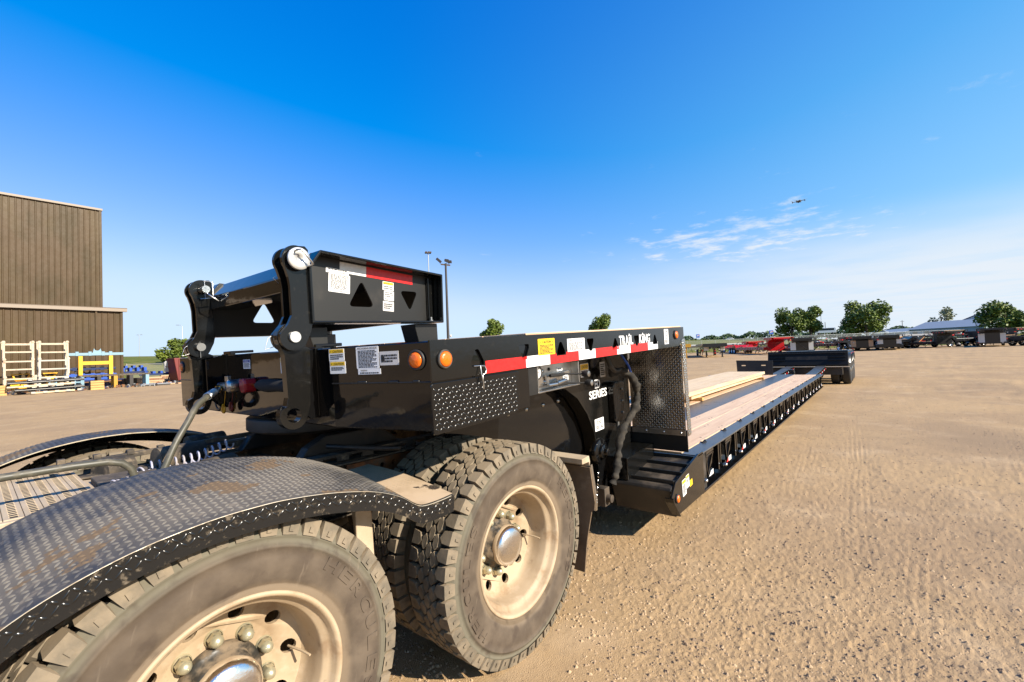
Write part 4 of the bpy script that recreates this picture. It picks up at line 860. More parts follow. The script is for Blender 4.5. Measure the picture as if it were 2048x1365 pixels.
# --- bulkhead at the rear of the neck
for mir in (False, True):
    ym = (lambda y: 2.584 - y) if mir else (lambda y: y)
    def M2(b_):
        if mir: b_.v = [(x, 2.584 - y, z) for x, y, z in b_.v]
        return b_
    b = MB(); b.box(2.800, 2.812, .012, .495, -.885, -.150); pn = build('tread_bulkhead', M2(b), 'bulk_metal' if 'bulk_metal' in MATS else 'aluminium', trailer, GM)
    if not mir:
        c = MB(); lozenges(c, lambda s, t, h: (2.800 - h, s, t), .015, .492, -.88, -.155, .0200, .0225, .0065, .0020); build('raised_tread', c, 'aluminium', pn, GM, stuff=True, fix=False)
    b = MB(); b.box(2.790, 2.799, .012, .495, -.932, -.884); st_ = build('clamp_strip', M2(b), 'stainless', trailer, GM, bevel=.001)
    if not mir:
        for y in (.05, .20, .36):
            c = MB(); c.lathe([(.0005, 2.780), (.008, 2.781), (.011, 2.79)], 12, (0, y, -.908), axis='x'); build('bolt', c, 'zinc', st_, GM)
        c = MB(); c.box(2.79, 2.80, .02, .49, -.149, -.10); build('top_strip', c, 'black_satin', trailer, GM)
    b = MB(); b.box(2.802, 2.814, .002, .60, -1.072, -.885); build('skirt_plate', M2(b), 'black_satin', trailer, GM)
    b = MB(); b.prism(rounded([(2.785, -.105), (2.872, -.098), (2.900, -.93), (2.815, -.94)], .014, 3), -.004, .001); ep = build('tread_edge', M2(b), 'aluminium', trailer, GM)
    if not mir:
        c = MB(); lozenges(c, lambda s, t, h: (s - (t + .1) * .032, -.0042 - h, t), 2.790, 2.872, -.925, -.11, .0200, .0235, .0080, .0030); build('raised_tread', c, 'aluminium', ep, GM, stuff=True, fix=False)

# ================================================================== deck
D0, DZ = 1.235, .570
b = MB(); b.box(4.02, 15.66, D0, 1.378, DZ - .014, DZ); edge = build('deck_edge', b, 'steel_deck', trailer, bevel=.003)
b = MB(); b.box(4.02, 15.66, 3.70, 3.845, DZ - .014, DZ); build('deck_edge', b, 'steel_deck', trailer, bevel=.003)
for y0, y1 in ((1.928, 2.358), (2.702, 3.134)):
    b = MB(); b.box(4.05, 15.62, y0, y1, DZ - .02, DZ + .001); b.box(4.05, 15.62, y0 + .05, y1 - .05, .2, DZ - .02); build('deck_beam', b, 'steel_deck', trailer, bevel=.003)
b = MB(); b.box(4.1, 15.62, 1.345, 1.358, .225, DZ - .015); b.box(4.1, 15.62, 3.72, 3.735, .225, DZ - .015); side = build('deck_side', b, 'black_paint', trailer)
b = MB(); b.prism([(D0 + .002, .236), (1.344, .244), (1.344, .222), (D0 + .002, .216)], 4.12, 15.60, axis='x'); build('lower_rail', b, 'black_gloss', trailer, bevel=.002)
b = MB(); b.box(4.3, 15.4, 1.36, 3.70, .40, .50); build('deck_underframe', b, 'black_satin', trailer)
# planks
def plank_row(y0, y1, cuts, zt=DZ + .004):
    for x0, x1 in zip(cuts, cuts[1:]):
        b = MB(); j = random.uniform(-.0015, .0015); b.box(x0 + .004, x1 - .004, y0 + .003, y1 - .003, DZ - .03, zt + j); o = build('deck_plank', b, 'deck_wood', trailer, bevel=.003)
        c = MB()
        for xe in (x0 + .06, x1 - .06, (x0 + x1) / 2):
            for yy in (y0 + .06, y1 - .06): c.lathe([(.0003, zt + j + .001), (.011, zt + j + .001), (.011, zt + j - .002)], 10, (xe, yy, 0), axis='z')
        build('plank_bolt', c, 'frame_dirt', o)
plank_row(1.380, 1.653, (4.05, 5.55, 9.1, 12.7, 15.45)); plank_row(1.653, 1.926, (4.05, 6.15, 9.8, 13.3, 15.45))
plank_row(2.360, 2.530, (4.05, 7.7, 11.3, 15.45)); plank_row(2.530, 2.700, (4.05, 6.3, 10.0, 13.6, 15.45))
plank_row(3.136, 3.41, (4.05, 7.2, 10.8, 15.45)); plank_row(3.41, 3.698, (4.05, 6.3, 10.0, 15.45))
for k in range(15):
    x = 4.60 + k * .742; b = MB(); b.lathe([(.0005, DZ + .0025), (.055, DZ + .0025), (.058, DZ + .001)], 24, (0, 0, 0), axis='z', m=0)
    b.v = [(x + a * .95, 1.352 + c_ * .42, z) for a, c_, z in b.v]
    b.tube([(x - .045, 1.352, DZ + .004), (x - .02, 1.345, DZ + .02), (x + .02, 1.345, DZ + .022), (x + .045, 1.352, DZ + .004)], .006, 6, 1); build('tie_down_ring', b, ['groove', 'black_paint'], edge)
# outriggers folded against the side
b = MB()
b.prism([(-.02, .325), (.15, .405), (.165, .44), (.155, .525), (-.075, .518), (-.085, .49), (-.045, .47)], 1.262, 1.270)
b.bar((-.03, 1.256, .34), (.152, 1.256, .515), .014, .02, upv=(0, 1, 0)); b.bar((-.075, 1.256, .502), (.155, 1.256, .512), .016, .016); b.bar((-.06, 1.256, .49), (-.025, 1.256, .33), .014, .016)
b.cyl((-.06, 1.255, .497), (.03, 1.255, .503), .009, 8); b.box(-.06, .15, 1.2705, 1.33, .500, .540)
OUTA = fixn(b.mesh('outrigger', ['black_paint']))
b = MB(); b.prism([(-.085, .519), (.155, .526), (.150, .548), (-.07, .545)], 1.245, 1.33); OUTT = fixn(b.mesh('top_lug', ['outr_top'] if 'outr_top' in MATS else ['black_satin']))
b = MB(); b.cyl((-.20, 1.262, .305), (-.085, 1.262, .312), .017, 12); b.box(-.20, -.14, 1.25, 1.34, .300, .330); b.box(-.10, -.075, 1.25, 1.34, .29, .34); OUTH = fixn(b.mesh('hinge_pin', ['black_gloss']))
b = MB(); b.lathe([(.0005, -.060), (.012, -.058), (.016, -.048), (.016, -.040)], 12, (-.135, 1.262 + .02, .309), axis='y'); b.lathe([(.0004, 1.222), (.009, 1.223), (.013, 1.236), (.013, 1.25)], 12, (-.15, 0, .309)); OUTB = fixn(b.mesh('bolt', ['zinc']))
b = MB(); b.box(-.30, -.265, 1.262, 1.345, .29, .552); b.box(-.225, -.20, 1.262, 1.345, .30, .552); OUTP = fixn(b.mesh('post', ['black_paint']))
for k in range(17):
    x = 4.36 + k * .672
    if x > 15.5: break
    o = link('outrigger', OUTA, trailer, loc=(x, 0, 0))
    for nm, m_ in (('top_lug', OUTT), ('hinge_pin', OUTH), ('bolt', OUTB), ('post', OUTP)): link(nm, m_, o)
    b = MB(); z0 = .300
    if k % 3 == 0: b.prism([(x + .03, z0), (x + .17, z0), (x + .17, z0 + .048), (x + .10, z0 + .042)], 1.2575, 1.2590, m=1)
    else: b.prism([(x - .02, z0), (x + .06, z0), (x + .06, z0 + .037)], 1.2575, 1.2590, m=0); b.prism([(x + .062, z0), (x + .17, z0), (x + .17, z0 + .048), (x + .10, z0 + .048), (x + .062, z0 + .038)], 1.2575, 1.2590, m=1)
    build('reflective_tape', b, ['tape_red', 'tape_white'], side)
# --- nose step box
b = MB(); b.prism([(3.485, .205), (3.40, .42), (3.41, .440), (3.435, .452), (4.06, .556), (4.30, .556), (4.30, .215)], 1.252, 1.745); nose = build('nose_step', b, 'black_dirty', trailer, bevel=.008)
b = MB(); b.prism([(3.495, .222), (3.372, .355), (3.362, .385), (3.375, .40), (3.455, .478), (4.03, .580), (4.16, .580), (4.16, .222)], D0, D0 + .016); npl = build('nose_side', b, 'black_paint', trailer, bevel=.003)
b = MB(); b.prism([(3.495, .222), (3.372, .355), (3.362, .385), (3.35, .38), (3.362, .35), (3.487, .214)], D0 - .015, D0 + .05); build('nose_lip', b, 'black_paint', trailer, bevel=.002)
for t in (.06, .33, .60, .87):
    x = 3.435 + t * .625; z = .452 + t * .104; b = MB(); b.box(x - .012, x + .012, 1.253, 1.70, z - .004, z + .026); build('step_rib', b, 'black_satin', nose, bevel=.003)
lamp(npl, Matrix.Translation((3.470, D0 - .0005, .352)), .028, .034)
decal('warning_decal', npl, plane_M((3.60, D0 - .0005, .330), (1, 0, .1), (-.1, 0, 1)), .085, .125, 'white_vinyl', (.2, 'yellow_vinyl'), None, (.7, .1, 7), 22)
decal('caution_decal', npl, plane_M((3.69, D0 - .0005, .372), (1, 0, .1), (-.1, 0, 1)), .075, .10, 'white_vinyl', (.2, 'yellow_vinyl'), None, (.7, .4, 3), 23)
decal('reflector_decal', npl, plane_M((3.77, D0 - .0005, .365), (1, 0, .1), (-.1, 0, 1)), .07, .05, 'yellow_vinyl')
b = MB(); b.box(4.29, 4.33, 1.75, 3.84, .2, .55); build('deck_front', b, 'black_satin', trailer)
# --- headboard standing at the rear of the deck, curved rear beams
b = MB(); sl2 = [rrect(2.62, 2.74, .845, .875, .012, 3), rrect(3.16, 3.28, .845, .875, .012, 3)]
b.prism([(2.44, .575), (2.43, 1.0), (3.42, 1.02), (3.40, .575)], 15.30, 15.33, sl2, axis='x'); build('slotted_board', b, 'black_satin', trailer)
for y0, y1 in ((1.40, 1.66), (2.32, 2.56)):
    top = [(15.5, .562), (16.2, .572), (16.9, .592), (17.6, .622), (18.3, .65), (19.2, .668)]
    b = MB(); b.prism(top + [(19.2, .50), (18.3, .46), (17.4, .36), (16.5, .26), (15.5, .24)], y0, y1); rb = build('rear_beam', b, 'black_paint', trailer)
    b = MB()
    for p, q_ in zip(top, top[1:]): b.bar((p[0], (y0 + y1) / 2, p[1] + .006), (q_[0], (y0 + y1) / 2, q_[1] + .006), y1 - y0, .012)
    build('beam_top', b, 'steel_deck', rb)
    b = MB()
    for k in range(9): x = 15.9 + k * .36; z = np.interp(x, [p[0] for p in top], [p[1] for p in top]) - .10; b.box(x, x + .12, y0 - .004, y0 - .001, z, z + .05, k % 2)
    build('reflective_tape', b, ['tape_white', 'tape_red'], rb)
b = MB(); b.prism([(15.95, .572), (16.12, .572), (16.0, .70), (15.9, .70)], 1.98, 2.12); build('stop_bracket', b, 'zinc', trailer, bevel=.004)
b = MB(); b.prism([(13.0, .572), (13.06, .572), (13.06, .70), (13.0, .70)], 3.50, 3.62); build('stop_bracket', b, 'zinc', trailer, bevel=.004)
# --- rear axle group
b = MB(); b.prism([(18.9, .655), (18.86, .70), (19.02, 1.185), (19.06, 1.185), (18.96, .655)], .78, 3.16); bp = build('rear_panel', b, 'rear_black', trailer, bevel=.006)
for (y0, y1) in ((.84, 1.35), (2.62, 3.08)):
    for z in (.86, .96, 1.06):
        b = MB(); xx = 18.86 + (z - .70) / .485 * .16; b.bar((xx - .014, y0, z), (xx - .014, y1, z), .03, .03); build('louver', b, 'rear_black', bp, bevel=.006)
b = MB(); b.box(18.72, 18.90, .76, 3.18, .628, .652); build('panel_ledge', b, 'dusty_metal', trailer, bevel=.003)
b = MB(); b.box(18.92, 23.4, 1.35, 2.6, .55, 1.0); b.box(18.93, 19.3, .95, 3.0, .36, .63); build('axle_frame', b, 'black_dirty', trailer)
b = MB(); b.box(18.95, 23.6, .80, 3.14, 1.10, 1.13); build('fender_deck', b, 'bg_black', trailer)
def plain_wheel_mesh():
    b = MB(); b.lathe([(.28, .03), (.31, .01), (.40, 0), (.46, .01), (.495, .035), (.50, .06), (.50, .20), (.495, .225), (.46, .25), (.40, .26), (.31, .25), (.28, .22)], 36, m=1)
    for y in (.09, .13, .17): b.lathe([(.501, y - .003), (.503, y), (.501, y + .003)], 36, m=1)
    b.lathe([(.285, .03), (.29, .02), (.275, .03), (.26, .08), (.24, .12), (.12, .10), (.10, .03), (.08, .01), (.0005, .0)], 32, m=0); return fixn(b.mesh('wheel', ['chrome', 'bg_tyre']))
PW = plain_wheel_mesh()
for x in (19.75, 21.05, 22.35):
    for y, fl2 in ((.74, False), (1.06, False), (3.20, True), (2.88, True)): link('wheel', PW, trailer, loc=(x, y, .50), rot=(0, random.random(), math.pi if fl2 else 0))
    b = MB(); b.lathe([(.56, 0), (.58, 0), (.58, .34), (.56, .34)], 20, (x, .72, .52), a0=R_(25), a1=R_(155)); build('wheel_fender', b, 'bg_black', trailer)
    b = MB(); b.box(x - .12, x + .12, .715, .719, 1.05, 1.09); build('reflective_tape', b, 'tape_red', trailer)

# ================================================================== loose things on and beside the trailer
hose = thing('air_hose', 'grey rubber air hose with spring guard curving up from the truck to the gooseneck', 'hose', tuple(TM @ Vector((-1.22, 1.05, .95))))
end = GM @ Vector((-.16, 1.60, -.182)); hp_ = [TM @ Vector((-1.28, 1.08, .90)), TM @ Vector((-1.225, 1.06, 1.02)), TM @ Vector((-1.165, 1.08, 1.150)), TM @ Vector((-1.11, 1.11, 1.235)), TM @ Vector((-1.06, 1.15, 1.305)), TM @ Vector((-1.0, 1.20, 1.342))]
mid = hp_[-1].lerp(end, .35); c = [Vector(p) for p in hp_] + [mid]
dn = []
for i_ in range(len(c) - 1):
    p0, p1, p2, p3 = c[max(i_ - 1, 0)], c[i_], c[i_ + 1], c[min(i_ + 2, len(c) - 1)]
    for k in range(8): t = k / 8; dn.append(.5 * ((2 * p1) + (p2 - p0) * t + (2 * p0 - 5 * p1 + 4 * p2 - p3) * t * t + (3 * p1 - p0 - 3 * p2 + p3) * t ** 3))
dn.append(c[-1]); b = MB(); b.tube(dn, .0145, 14); build('hose', b, 'hose_rubber', hose)
d = (end - hp_[-1]).normalized(); s0 = hp_[-1] + d * .0; Ls = (end - s0).length
u = d.cross(Vector((0, 0, 1))).normalized(); w2 = u.cross(d); n = 11 * 12
b = MB(); b.tube([s0 - d * .02 + d * (Ls * .52 * k / n) + (u * math.cos(k * math.pi / 6) + w2 * math.sin(k * math.pi / 6)) * .0175 for k in range(n)], .0027, 6); build('spring_guard', b, 'zinc', hose)
b = MB(); b.cyl(s0 + d * Ls * .50, s0 + d * Ls * .70, .0175, 18, 1); b.tube([s0 + d * Ls * .70, s0 + d * Ls * .86], .020, 6, 0, sm=False); b.cyl(s0 + d * Ls * .86, end, .013, 10, 0); build('fitting', b, ['brass', 'zinc'], hose)

for k, (z0, z1, x0, x1, y0, y1, lab) in enumerate(((.634, .700, 7.6, 13.46, 2.40, 3.24, 'lower of two long pine timber slabs stacked on the trailer deck'), (.702, .768, 7.3, 13.62, 2.36, 3.27, 'upper of two long pine timber slabs stacked on the trailer deck'))):
    t = thing('timber_slab', lab, 'timber', ((x0 + x1) / 2, (y0 + y1) / 2, z0), group='timber slabs on the deck')
    nb = 3
    for q_ in range(nb):
        b = MB(); w_ = (y1 - y0) / nb; b.box(x0 + random.uniform(0, .03), x1 - random.uniform(0, .03), y0 + q_ * w_ + .0008, y0 + (q_ + 1) * w_ - .0008, z0, z1 - random.uniform(0, .003)); build('board', b, 'pine', t, bevel=.004)
for x, lab in ((8.0, 'small wooden bearer under the near end of the timber slabs'), (13.3, 'small wooden bearer under the far end of the timber slabs')):
    b = MB(); b.box(x - .045, x + .045, 2.33, 3.2, .576, .633); o = build('timber_bearer', b, 'pine_edge', None, bevel=.004); tag(o, lab, 'timber', 'bearers under the timber')

# ================================================================== building
hall = thing('metal_hall', 'tall brown ribbed metal hall with a lower lean-to in front', 'building', (-12, 56, 0))
def ribbed(name, x0, x1, y, z0, z1, pitch, m):
    b = MB(); prof_ = []; x = x0
    while x < x1 - .01:
        for dx, dy in ((0, 0), (.62, 0), (.70, -.05), (.84, -.05), (.92, 0)):
            xx = min(x + dx * pitch, x1); prof_.append((xx, y + dy))
        x += pitch
    prof_.append((x1, y)); vs = []
    for xx, yy in prof_: vs += [(xx, yy, z0), (xx, yy, z1)]
    b.add(vs, [(2 * k, 2 * k + 2, 2 * k + 3, 2 * k + 1) for k in range(len(prof_) - 1)], 0, False); return build(name, b, m, hall, fix=False)
zb = [6.9, 8.9, 10.9, 12.9, 14.9]
ribbed('wall', -40, 9.84, 52.0, 0, 6.46, .405, 'bldg')
for z0, z1 in ((6.2, 10.2), (10.19, 13.7), (13.69, 16.75)): ribbed('wall', -40, 9.50, 58.0 - (z0 - 6.2) * .0008, z0, z1, .40, 'bldg')
b = MB(); b.box(9.70, 9.86, 52.0, 80, 0, 6.46); b.box(9.40, 9.52, 58.03, 90, 0, 16.75); b.box(-40, 9.39, 58.3, 90, 0, 16.7); b.box(-40, 9.69, 52.3, 57.9, 0, 6.3); build('side_wall', b, 'bldg', hall)
b = MB(); b.box(-40, 10.15, 51.7, 52.1, 6.46, 6.72); b.box(-40, 9.6, 57.8, 58.2, 16.76, 16.95); build('eave_trim', b, 'trim_light', hall)
b = MB(); b.box(9.35, 9.54, 57.88, 58.05, 6.5, 16.76); b.box(9.72, 9.88, 51.88, 52.05, 0, 6.46); b.box(8.05, 8.17, 51.82, 51.94, 0, 6.46); build('corner_trim', b, 'bldg', hall)
b = MB(); b.prism([(-40, 51.7), (10.15, 51.7), (10.15, 58.0), (-40, 58.0)], 6.721, 6.78, axis='z'); build('lean_to_roof', b, 'bldg_trim', hall)

# ================================================================== yard clutter by the hall
def rack(x0, x1, y, zs, m, lab, rails):
    t = thing('storage_rack', lab, 'rack', ((x0 + x1) / 2, y, zs[0]), group='steel storage racks')
    for yy in (y, y + 1.1):
        for x in (x0, x1): b = MB(); b.box(x - .06, x + .06, yy - .06, yy + .06, zs[0], zs[1]); b.box(x - .085, x + .085, yy - .085, yy + .085, zs[1] - .14, zs[1] - .06); build('post', b, m, t)
    for z in rails:
        b = MB(); b.box(x0 + .061, x1 - .061, y - .045, y + .045, z - .05, z + .05); build('rail', b, m, t); b = MB(); b.box(x0 + .061, x1 - .061, y + 1.06, y + 1.14, z - .04, z + .04); build('rail', b, m, t)
    for x in (x0, x1): b = MB(); b.box(x - .04, x + .04, y + .061, y + 1.04, zs[0] + .3, zs[0] + .38); build('side_rail', b, m, t)
    return t
LL = 'cream steel rack, %s of the left stack'; RR = 'white steel rack, %s of the right stack'
for k, nm in enumerate(('lowest', 'middle', 'topmost')):
    z = .02 + k * 1.22; rack(2.55 + .03 * (2 - k), 3.95 + .12 * (k == 0), 47, (z, z + 1.22), 'rack_cream', LL % nm, (z + .42, z + .98)); rack(4.28, 5.72 + .05 * (k == 1), 47, (z, z + 1.22), 'rack_white' if k != 2 else 'rack_cream', RR % nm, (z + .38, z + 1.0))
for k, nm in enumerate(('lower', 'upper')):
    z = .02 + k * 2.0; rack(.7, 2.2, 47.1, (z, z + 2.0), 'rack_cream', 'cream steel rack at the picture edge, %s one' % nm, (z + .6, z + 1.6))
yr = thing('portal_frame', 'yellow steel portal frame in front of the brown wall', 'frame', (7.6, 49, 0))
for x in (6.70, 8.52): b = MB(); b.box(x - .12, x + .12, 48.9, 49.1, .0, 2.55); build('post', b, 'yellow_paint', yr)
b = MB(); b.box(6.83, 8.39, 48.92, 49.08, 1.85, 2.12); build('cross_bar', b, 'yellow_paint', yr)
bm = thing('axle_beam', 'pale blue steel beam with a lifting eye lying on the yellow frame', 'beam', (7.65, 49, 2.56))
b = MB(); b.box(6.0, 9.35, 48.88, 49.12, 2.58, 2.80)
for x in (6.5, 7.25, 8.05, 8.5): b.box(x - .1, x + .1, 48.86, 49.14, 2.56, 2.90)
build('beam', b, 'pale_blue', bm, bevel=.02)
b = MB(); b.prism([(7.42, 2.80), (7.98, 2.80), (7.90, 3.15)] + arc((7.70, 3.15), .18, 0, -180, 8)[1:-1] + [(7.50, 3.15)], 48.95, 49.05); build('lifting_eye', b, 'pale_blue', bm)
for k, (x0, x1, z, m, lab) in enumerate(((6.1, 8.9, 1.45, 'navy_paint', 'dark navy beam resting behind the yellow frame'), (6.0, 8.95, .95, 'blue_paint', 'bright blue beam below the navy beam behind the yellow frame'), (6.4, 9.0, .62, 'blue_paint', 'bright blue beam lowest behind the yellow frame'))):
    t = thing('stored_beam', lab, 'beam', ((x0 + x1) / 2, 49.5, z), group='blue stored beams')
    b = MB(); b.box(x0, x1, 49.35, 49.7, z, z + .16); build('beam', b, m, t, bevel=.02)
    b = MB()
    for q_ in range(5): x = x0 + .3 + q_ * (x1 - x0 - .6) / 4; b.box(x - .12, x + .12, 49.34, 49.71, z - .06, z + .22)
    build('bracket', b, m, t)
    b = MB()
    for x in (x0 + .4, x1 - .4): b.box(x - .08, x + .08, 49.45, 49.6, 0 if k == 2 else z - .45, z - .061)
    build('stand', b, 'pole_dark', t)
tb = thing('work_table', 'long weathered steel work table with green legs', 'table', (8.0, 46.2, 0))
b = MB(); b.box(6.2, 10.4, 45.8, 46.9, .93, 1.06); build('table_top', b, 'frame_dirt', tb)
for x in (6.35, 7.3, 8.25, 9.2, 10.2):
    for y in (45.9, 46.8): b = MB(); b.box(x - .11, x + .11, y - .09, y + .09, 0, .93); build('leg', b, 'pale_blue' if x in (6.35, 10.2) else 'gold_paint' if x == 8.25 else 'pole_dark', tb)
for k, (x, z, m, lab) in enumerate(((4.75, .5, 'pale_blue', 'pale green slotted block by the racks'), (5.55, .5, 'frame_dirt', 'brown slotted block by the racks'), (6.05, .5, 'pale_blue', 'pale green slotted block next to the work table'))):
    t = thing('slotted_block', lab, 'block', (x, 45.3, 0), group='slotted steel blocks')
    b = MB(); b.box(x - .2, x - .13, 45.1, 45.6, 0, .98); b.box(x + .13, x + .2, 45.1, 45.6, 0, .98); b.box(x - .129, x + .129, 45.1, 45.6, .82, .9); b.box(x - .129, x + .129, 45.1, 45.6, .55, .64); build('frame', b, m, t)
for k, (z, lab) in enumerate(((.02, 'lower bundle of black pipes on white blocks and timber, by the racks'), (.50, 'upper bundle of black pipes strapped on timber, by the racks'))):
    t = thing('pipe_bundle', lab, 'pipes', (4.3, 43.6, z), group='pipe bundles')
    sk = .32 * (1 - k)
    b = MB(); b.bar((3.25 + sk, 43.2, z + .06), (5.6, 43.1, z + .10), .12, .10); build('bearer', b, 'pine', t)
    for q_ in range(5):
        b = MB(); x = 3.3 + sk + q_ * .55; b.box(x - .10, x + .10, 43.02, 43.3, z + .02 * q_ * .5 + .02, z + .14 + .01 * q_); build('block', b, 'rack_white', t)
    for q_ in range(5): b = MB(); b.cyl((2.5 + sk, 43.3 + q_ * .17, z + .25 + .05 * (q_ % 2)), (6.1 - .1 * q_, 43.25 + q_ * .17, z + .33 + .05 * (q_ % 2)), .075, 8); build('pipe', b, 'bg_black', t)
    for q_ in range(3): x = 3.5 + sk * .5 + q_ * .85; b = MB(); b.box(x - .09, x + .09, 43.2, 44.2, z + .40 + .02 * q_, z + .46 + .02 * q_); build('strap_block', b, 'bg_white', t)
for x0, x1, y, z0, z1, m, nm, lab, cat in ((3.0, 4.0, 48.6, .9, 1.35, 'yellow_paint', 'steel_trough', 'yellow steel trough behind the left rack stack', 'trough'), (4.6, 5.4, 48.8, 1.0, 1.35, 'yellow_paint', 'steel_trough', 'yellow steel trough behind the right rack stack', 'trough'), (2.8, 3.5, 48.2, .5, .80, 'yellow_vinyl', 'steel_crate', 'bright yellow crate low behind the left rack stack', 'crate')):
    b = MB(); b.prism([(x0, z1), (x1, z1), (x1 - .15, z0), (x0 + .15, z0)], y, y + .5, [[(x0 + .1, z1 - .06), (x1 - .1, z1 - .06), (x1 - .22, z0 + .08), (x0 + .22, z0 + .08)]]); b.box(x0 + .2, x1 - .2, y + .1, y + .4, 0, z0); tag(build(nm, b, m), lab, cat)
def bluef(x0, x1, y, z, h, lab):
    t = thing('steel_chassis', lab, 'chassis', ((x0 + x1) / 2, y, 0), group='blue steel chassis parts'); b = MB(); b.box(x0, x1, y, y + .15, z, z + .16); b.box(x0, x1, y + 1.0, y + 1.15, z, z + .16); build('rail', b, 'navy_paint', t)
    b = MB()
    for q_ in range(4): x = x0 + .2 + q_ * (x1 - x0 - .5) / 3; b.box(x, x + .2, y + .16, y + .99, z + .02, z + h)
    build('crossmember', b, 'blue_paint', t); b = MB()
    for x in (x0 + .2, x1 - .2): b.bar((x - .15, y + .2, 0), (x, y + .2, z), .07, .07); b.bar((x + .15, y + .2, 0), (x, y + .2, z), .07, .07)
    build('stand', b, 'pole_dark', t)
bluef(10.9, 13.1, 50.5, .75, .35, 'navy blue steel chassis on stands in the gap right of the hall'); bluef(9.9, 12.0, 53.5, 1.0, .5, 'bright blue steel chassis standing behind the navy one'); bluef(10.2, 12.5, 57, 1.3, .4, 'blue topped steel chassis furthest back by the fence')
b = MB(); b.prism([(0, .9), (.35, .95), (.5, .1), (.42, 0), (.05, 0)], 0, .25); b.prism([(.05, .5), (.38, .5), (.42, .95), (.05, .98)], -.12, -.001); o = build('white_sack', b, 'bg_white', None, Matrix.Translation((12.4, 50.2, 1.0)), bevel=.05); tag(o, 'white sack hung over the navy blue chassis', 'sack')
pp = thing('pallet', 'flat grey-topped pallet lying alone on the dirt', 'pallet', (10.6, 45.2, 0)); b = MB(); b.box(9.6, 11.5, 44.7, 45.9, .12, .16); build('sheet', b, 'bg_grey', pp)
for y in (44.75, 45.3, 45.8): b = MB(); b.box(9.7, 11.4, y - .05, y + .05, 0, .119); build('bearer', b, 'pole_dark', pp)
b = MB(); b.box(12.2, 12.9, 45.6, 46.3, .02, .10); b.box(11.7, 12.0, 45.7, 46.2, .02, .10); tag(build('scrap_board', b, 'bg_wood'), 'small scrap boards lying left of the maroon container', 'board')
dm = thing('waste_container', 'maroon steel waste container half hidden behind the gooseneck', 'container', (14.4, 49, 0)); b = MB(); b.prism([(12.55, 2.2), (16.5, 2.2), (16.5, .2), (12.85, .2)], 48.0, 50.4); build('body', b, 'maroon', dm, bevel=.04)
for x in (12.9, 13.5, 14.1): b = MB(); b.box(x, x + .12, 47.90, 47.999, .25, 2.1); build('rib', b, 'maroon', dm)
b = MB(); b.box(12.7, 16.5, 48.2, 48.4, .0, .2); build('skid', b, 'pole_dark', dm)

def crate(x, y, z, lab, m='pine_edge', s=.8):
    t = thing('wooden_crate', lab, 'crate', (x, y, z), group='wooden crates')
    for k in range(4): b = MB(); b.box(x - s / 2, x + s / 2, y - s / 2, y - s / 2 + .03, z + k * .17, z + k * .17 + .14); build('slat', b, m, t); b = MB(); b.box(x + s / 2, x + s / 2 + .03, y - s / 2, y + s / 2, z + k * .17, z + k * .17 + .14); build('slat', b, m, t)
    b = MB(); b.box(x - s / 2, x + s / 2, y - s / 2 + .031, y + s / 2, z, z + .6); build('load', b, 'frame_dirt', t)
crate(2.1, 44.6, 0, 'brown wooden crate at the left end of the pipe bundles'); crate(6.9, 44.4, 0, 'brown wooden crate under the front of the work table', s=.7); crate(9.4, 47.6, 0, 'brown wooden crate behind the right end of the work table', 'frame_dirt')
for k, (x0, x1, y, m, lab) in enumerate(((9.6, 11.6, 47.4, 'bg_wood', 'stack of tan boards right of the work table'), (12.9, 14.2, 53.5, 'bg_wood', 'stack of tan boards behind the maroon container'), (6.6, 9.2, 47.9, 'navy_paint', 'stack of navy bars under the yellow frame'))):
    t = thing('board_stack', lab, 'boards', ((x0 + x1) / 2, y, 0), group='board stacks')
    for q_ in range(5): b = MB(); o_ = random.uniform(-.15, .15); b.box(x0 + o_, x1 + o_, y + random.uniform(-.05, .05), y + .5, q_ * .13 + .02, q_ * .13 + .13); build('board', b, m if q_ != 3 else 'rust', t)
sc = MB()
for k in range(420):
    x = random.uniform(1.5, 13.5); y = random.uniform(44.2, 49.5) if x < 11 else random.uniform(46, 56); l = random.uniform(.05, .45); h = random.uniform(.03, .22); sc.bar((x, y, h / 2), (x + l * random.uniform(-1, 1), y + l * .4, h / 2 + random.uniform(0, .1)), random.uniform(.03, .12), h, random.randrange(5))
so_ = build('yard_scrap', sc, ['pole_dark', 'rust', 'navy_paint', 'bg_grey', 'frame_dirt']); so_['kind'] = 'stuff'; so_['label'] = 'litter of small steel scrap around the racks'; so_['category'] = 'scrap'

# ================================================================== chain-link fences
def fence(pts, h, lab):
    t = thing('chain_link_fence', lab, 'fence', (pts[0][0], pts[0][1], 0)); 
    for (p, q_) in zip(pts, pts[1:]):
        p, q_ = Vector(p), Vector(q_); n = max(1, int((q_ - p).length / 3.2))
        for k in range(n): a = p.lerp(q_, k / n); b = MB(); b.cyl(a, a + Vector((0, 0, h + .1)), .045, 6); build('post', b, 'galv', t)
        b = MB(); b.tube([p + Vector((0, 0, h)), q_ + Vector((0, 0, h))], .03, 6); build('top_rail', b, 'galv', t)
        b = MB(); b.add([p, q_, q_ + Vector((0, 0, h)), p + Vector((0, 0, h))], [(0, 1, 2, 3)]); build('wire_mesh', b, 'fence_mesh', t, fix=False)
fence([(14.0, 72, 0), (24, 66, 0), (40, 58, 0)], 1.9, 'chain-link fence in front of the grass bank beside the brown hall')
fence([(112, 46, .4), (135, 12, .9), (150, -6, .9), (168, -34, .9)], 2.3, 'long chain-link fence behind the parked trailers')

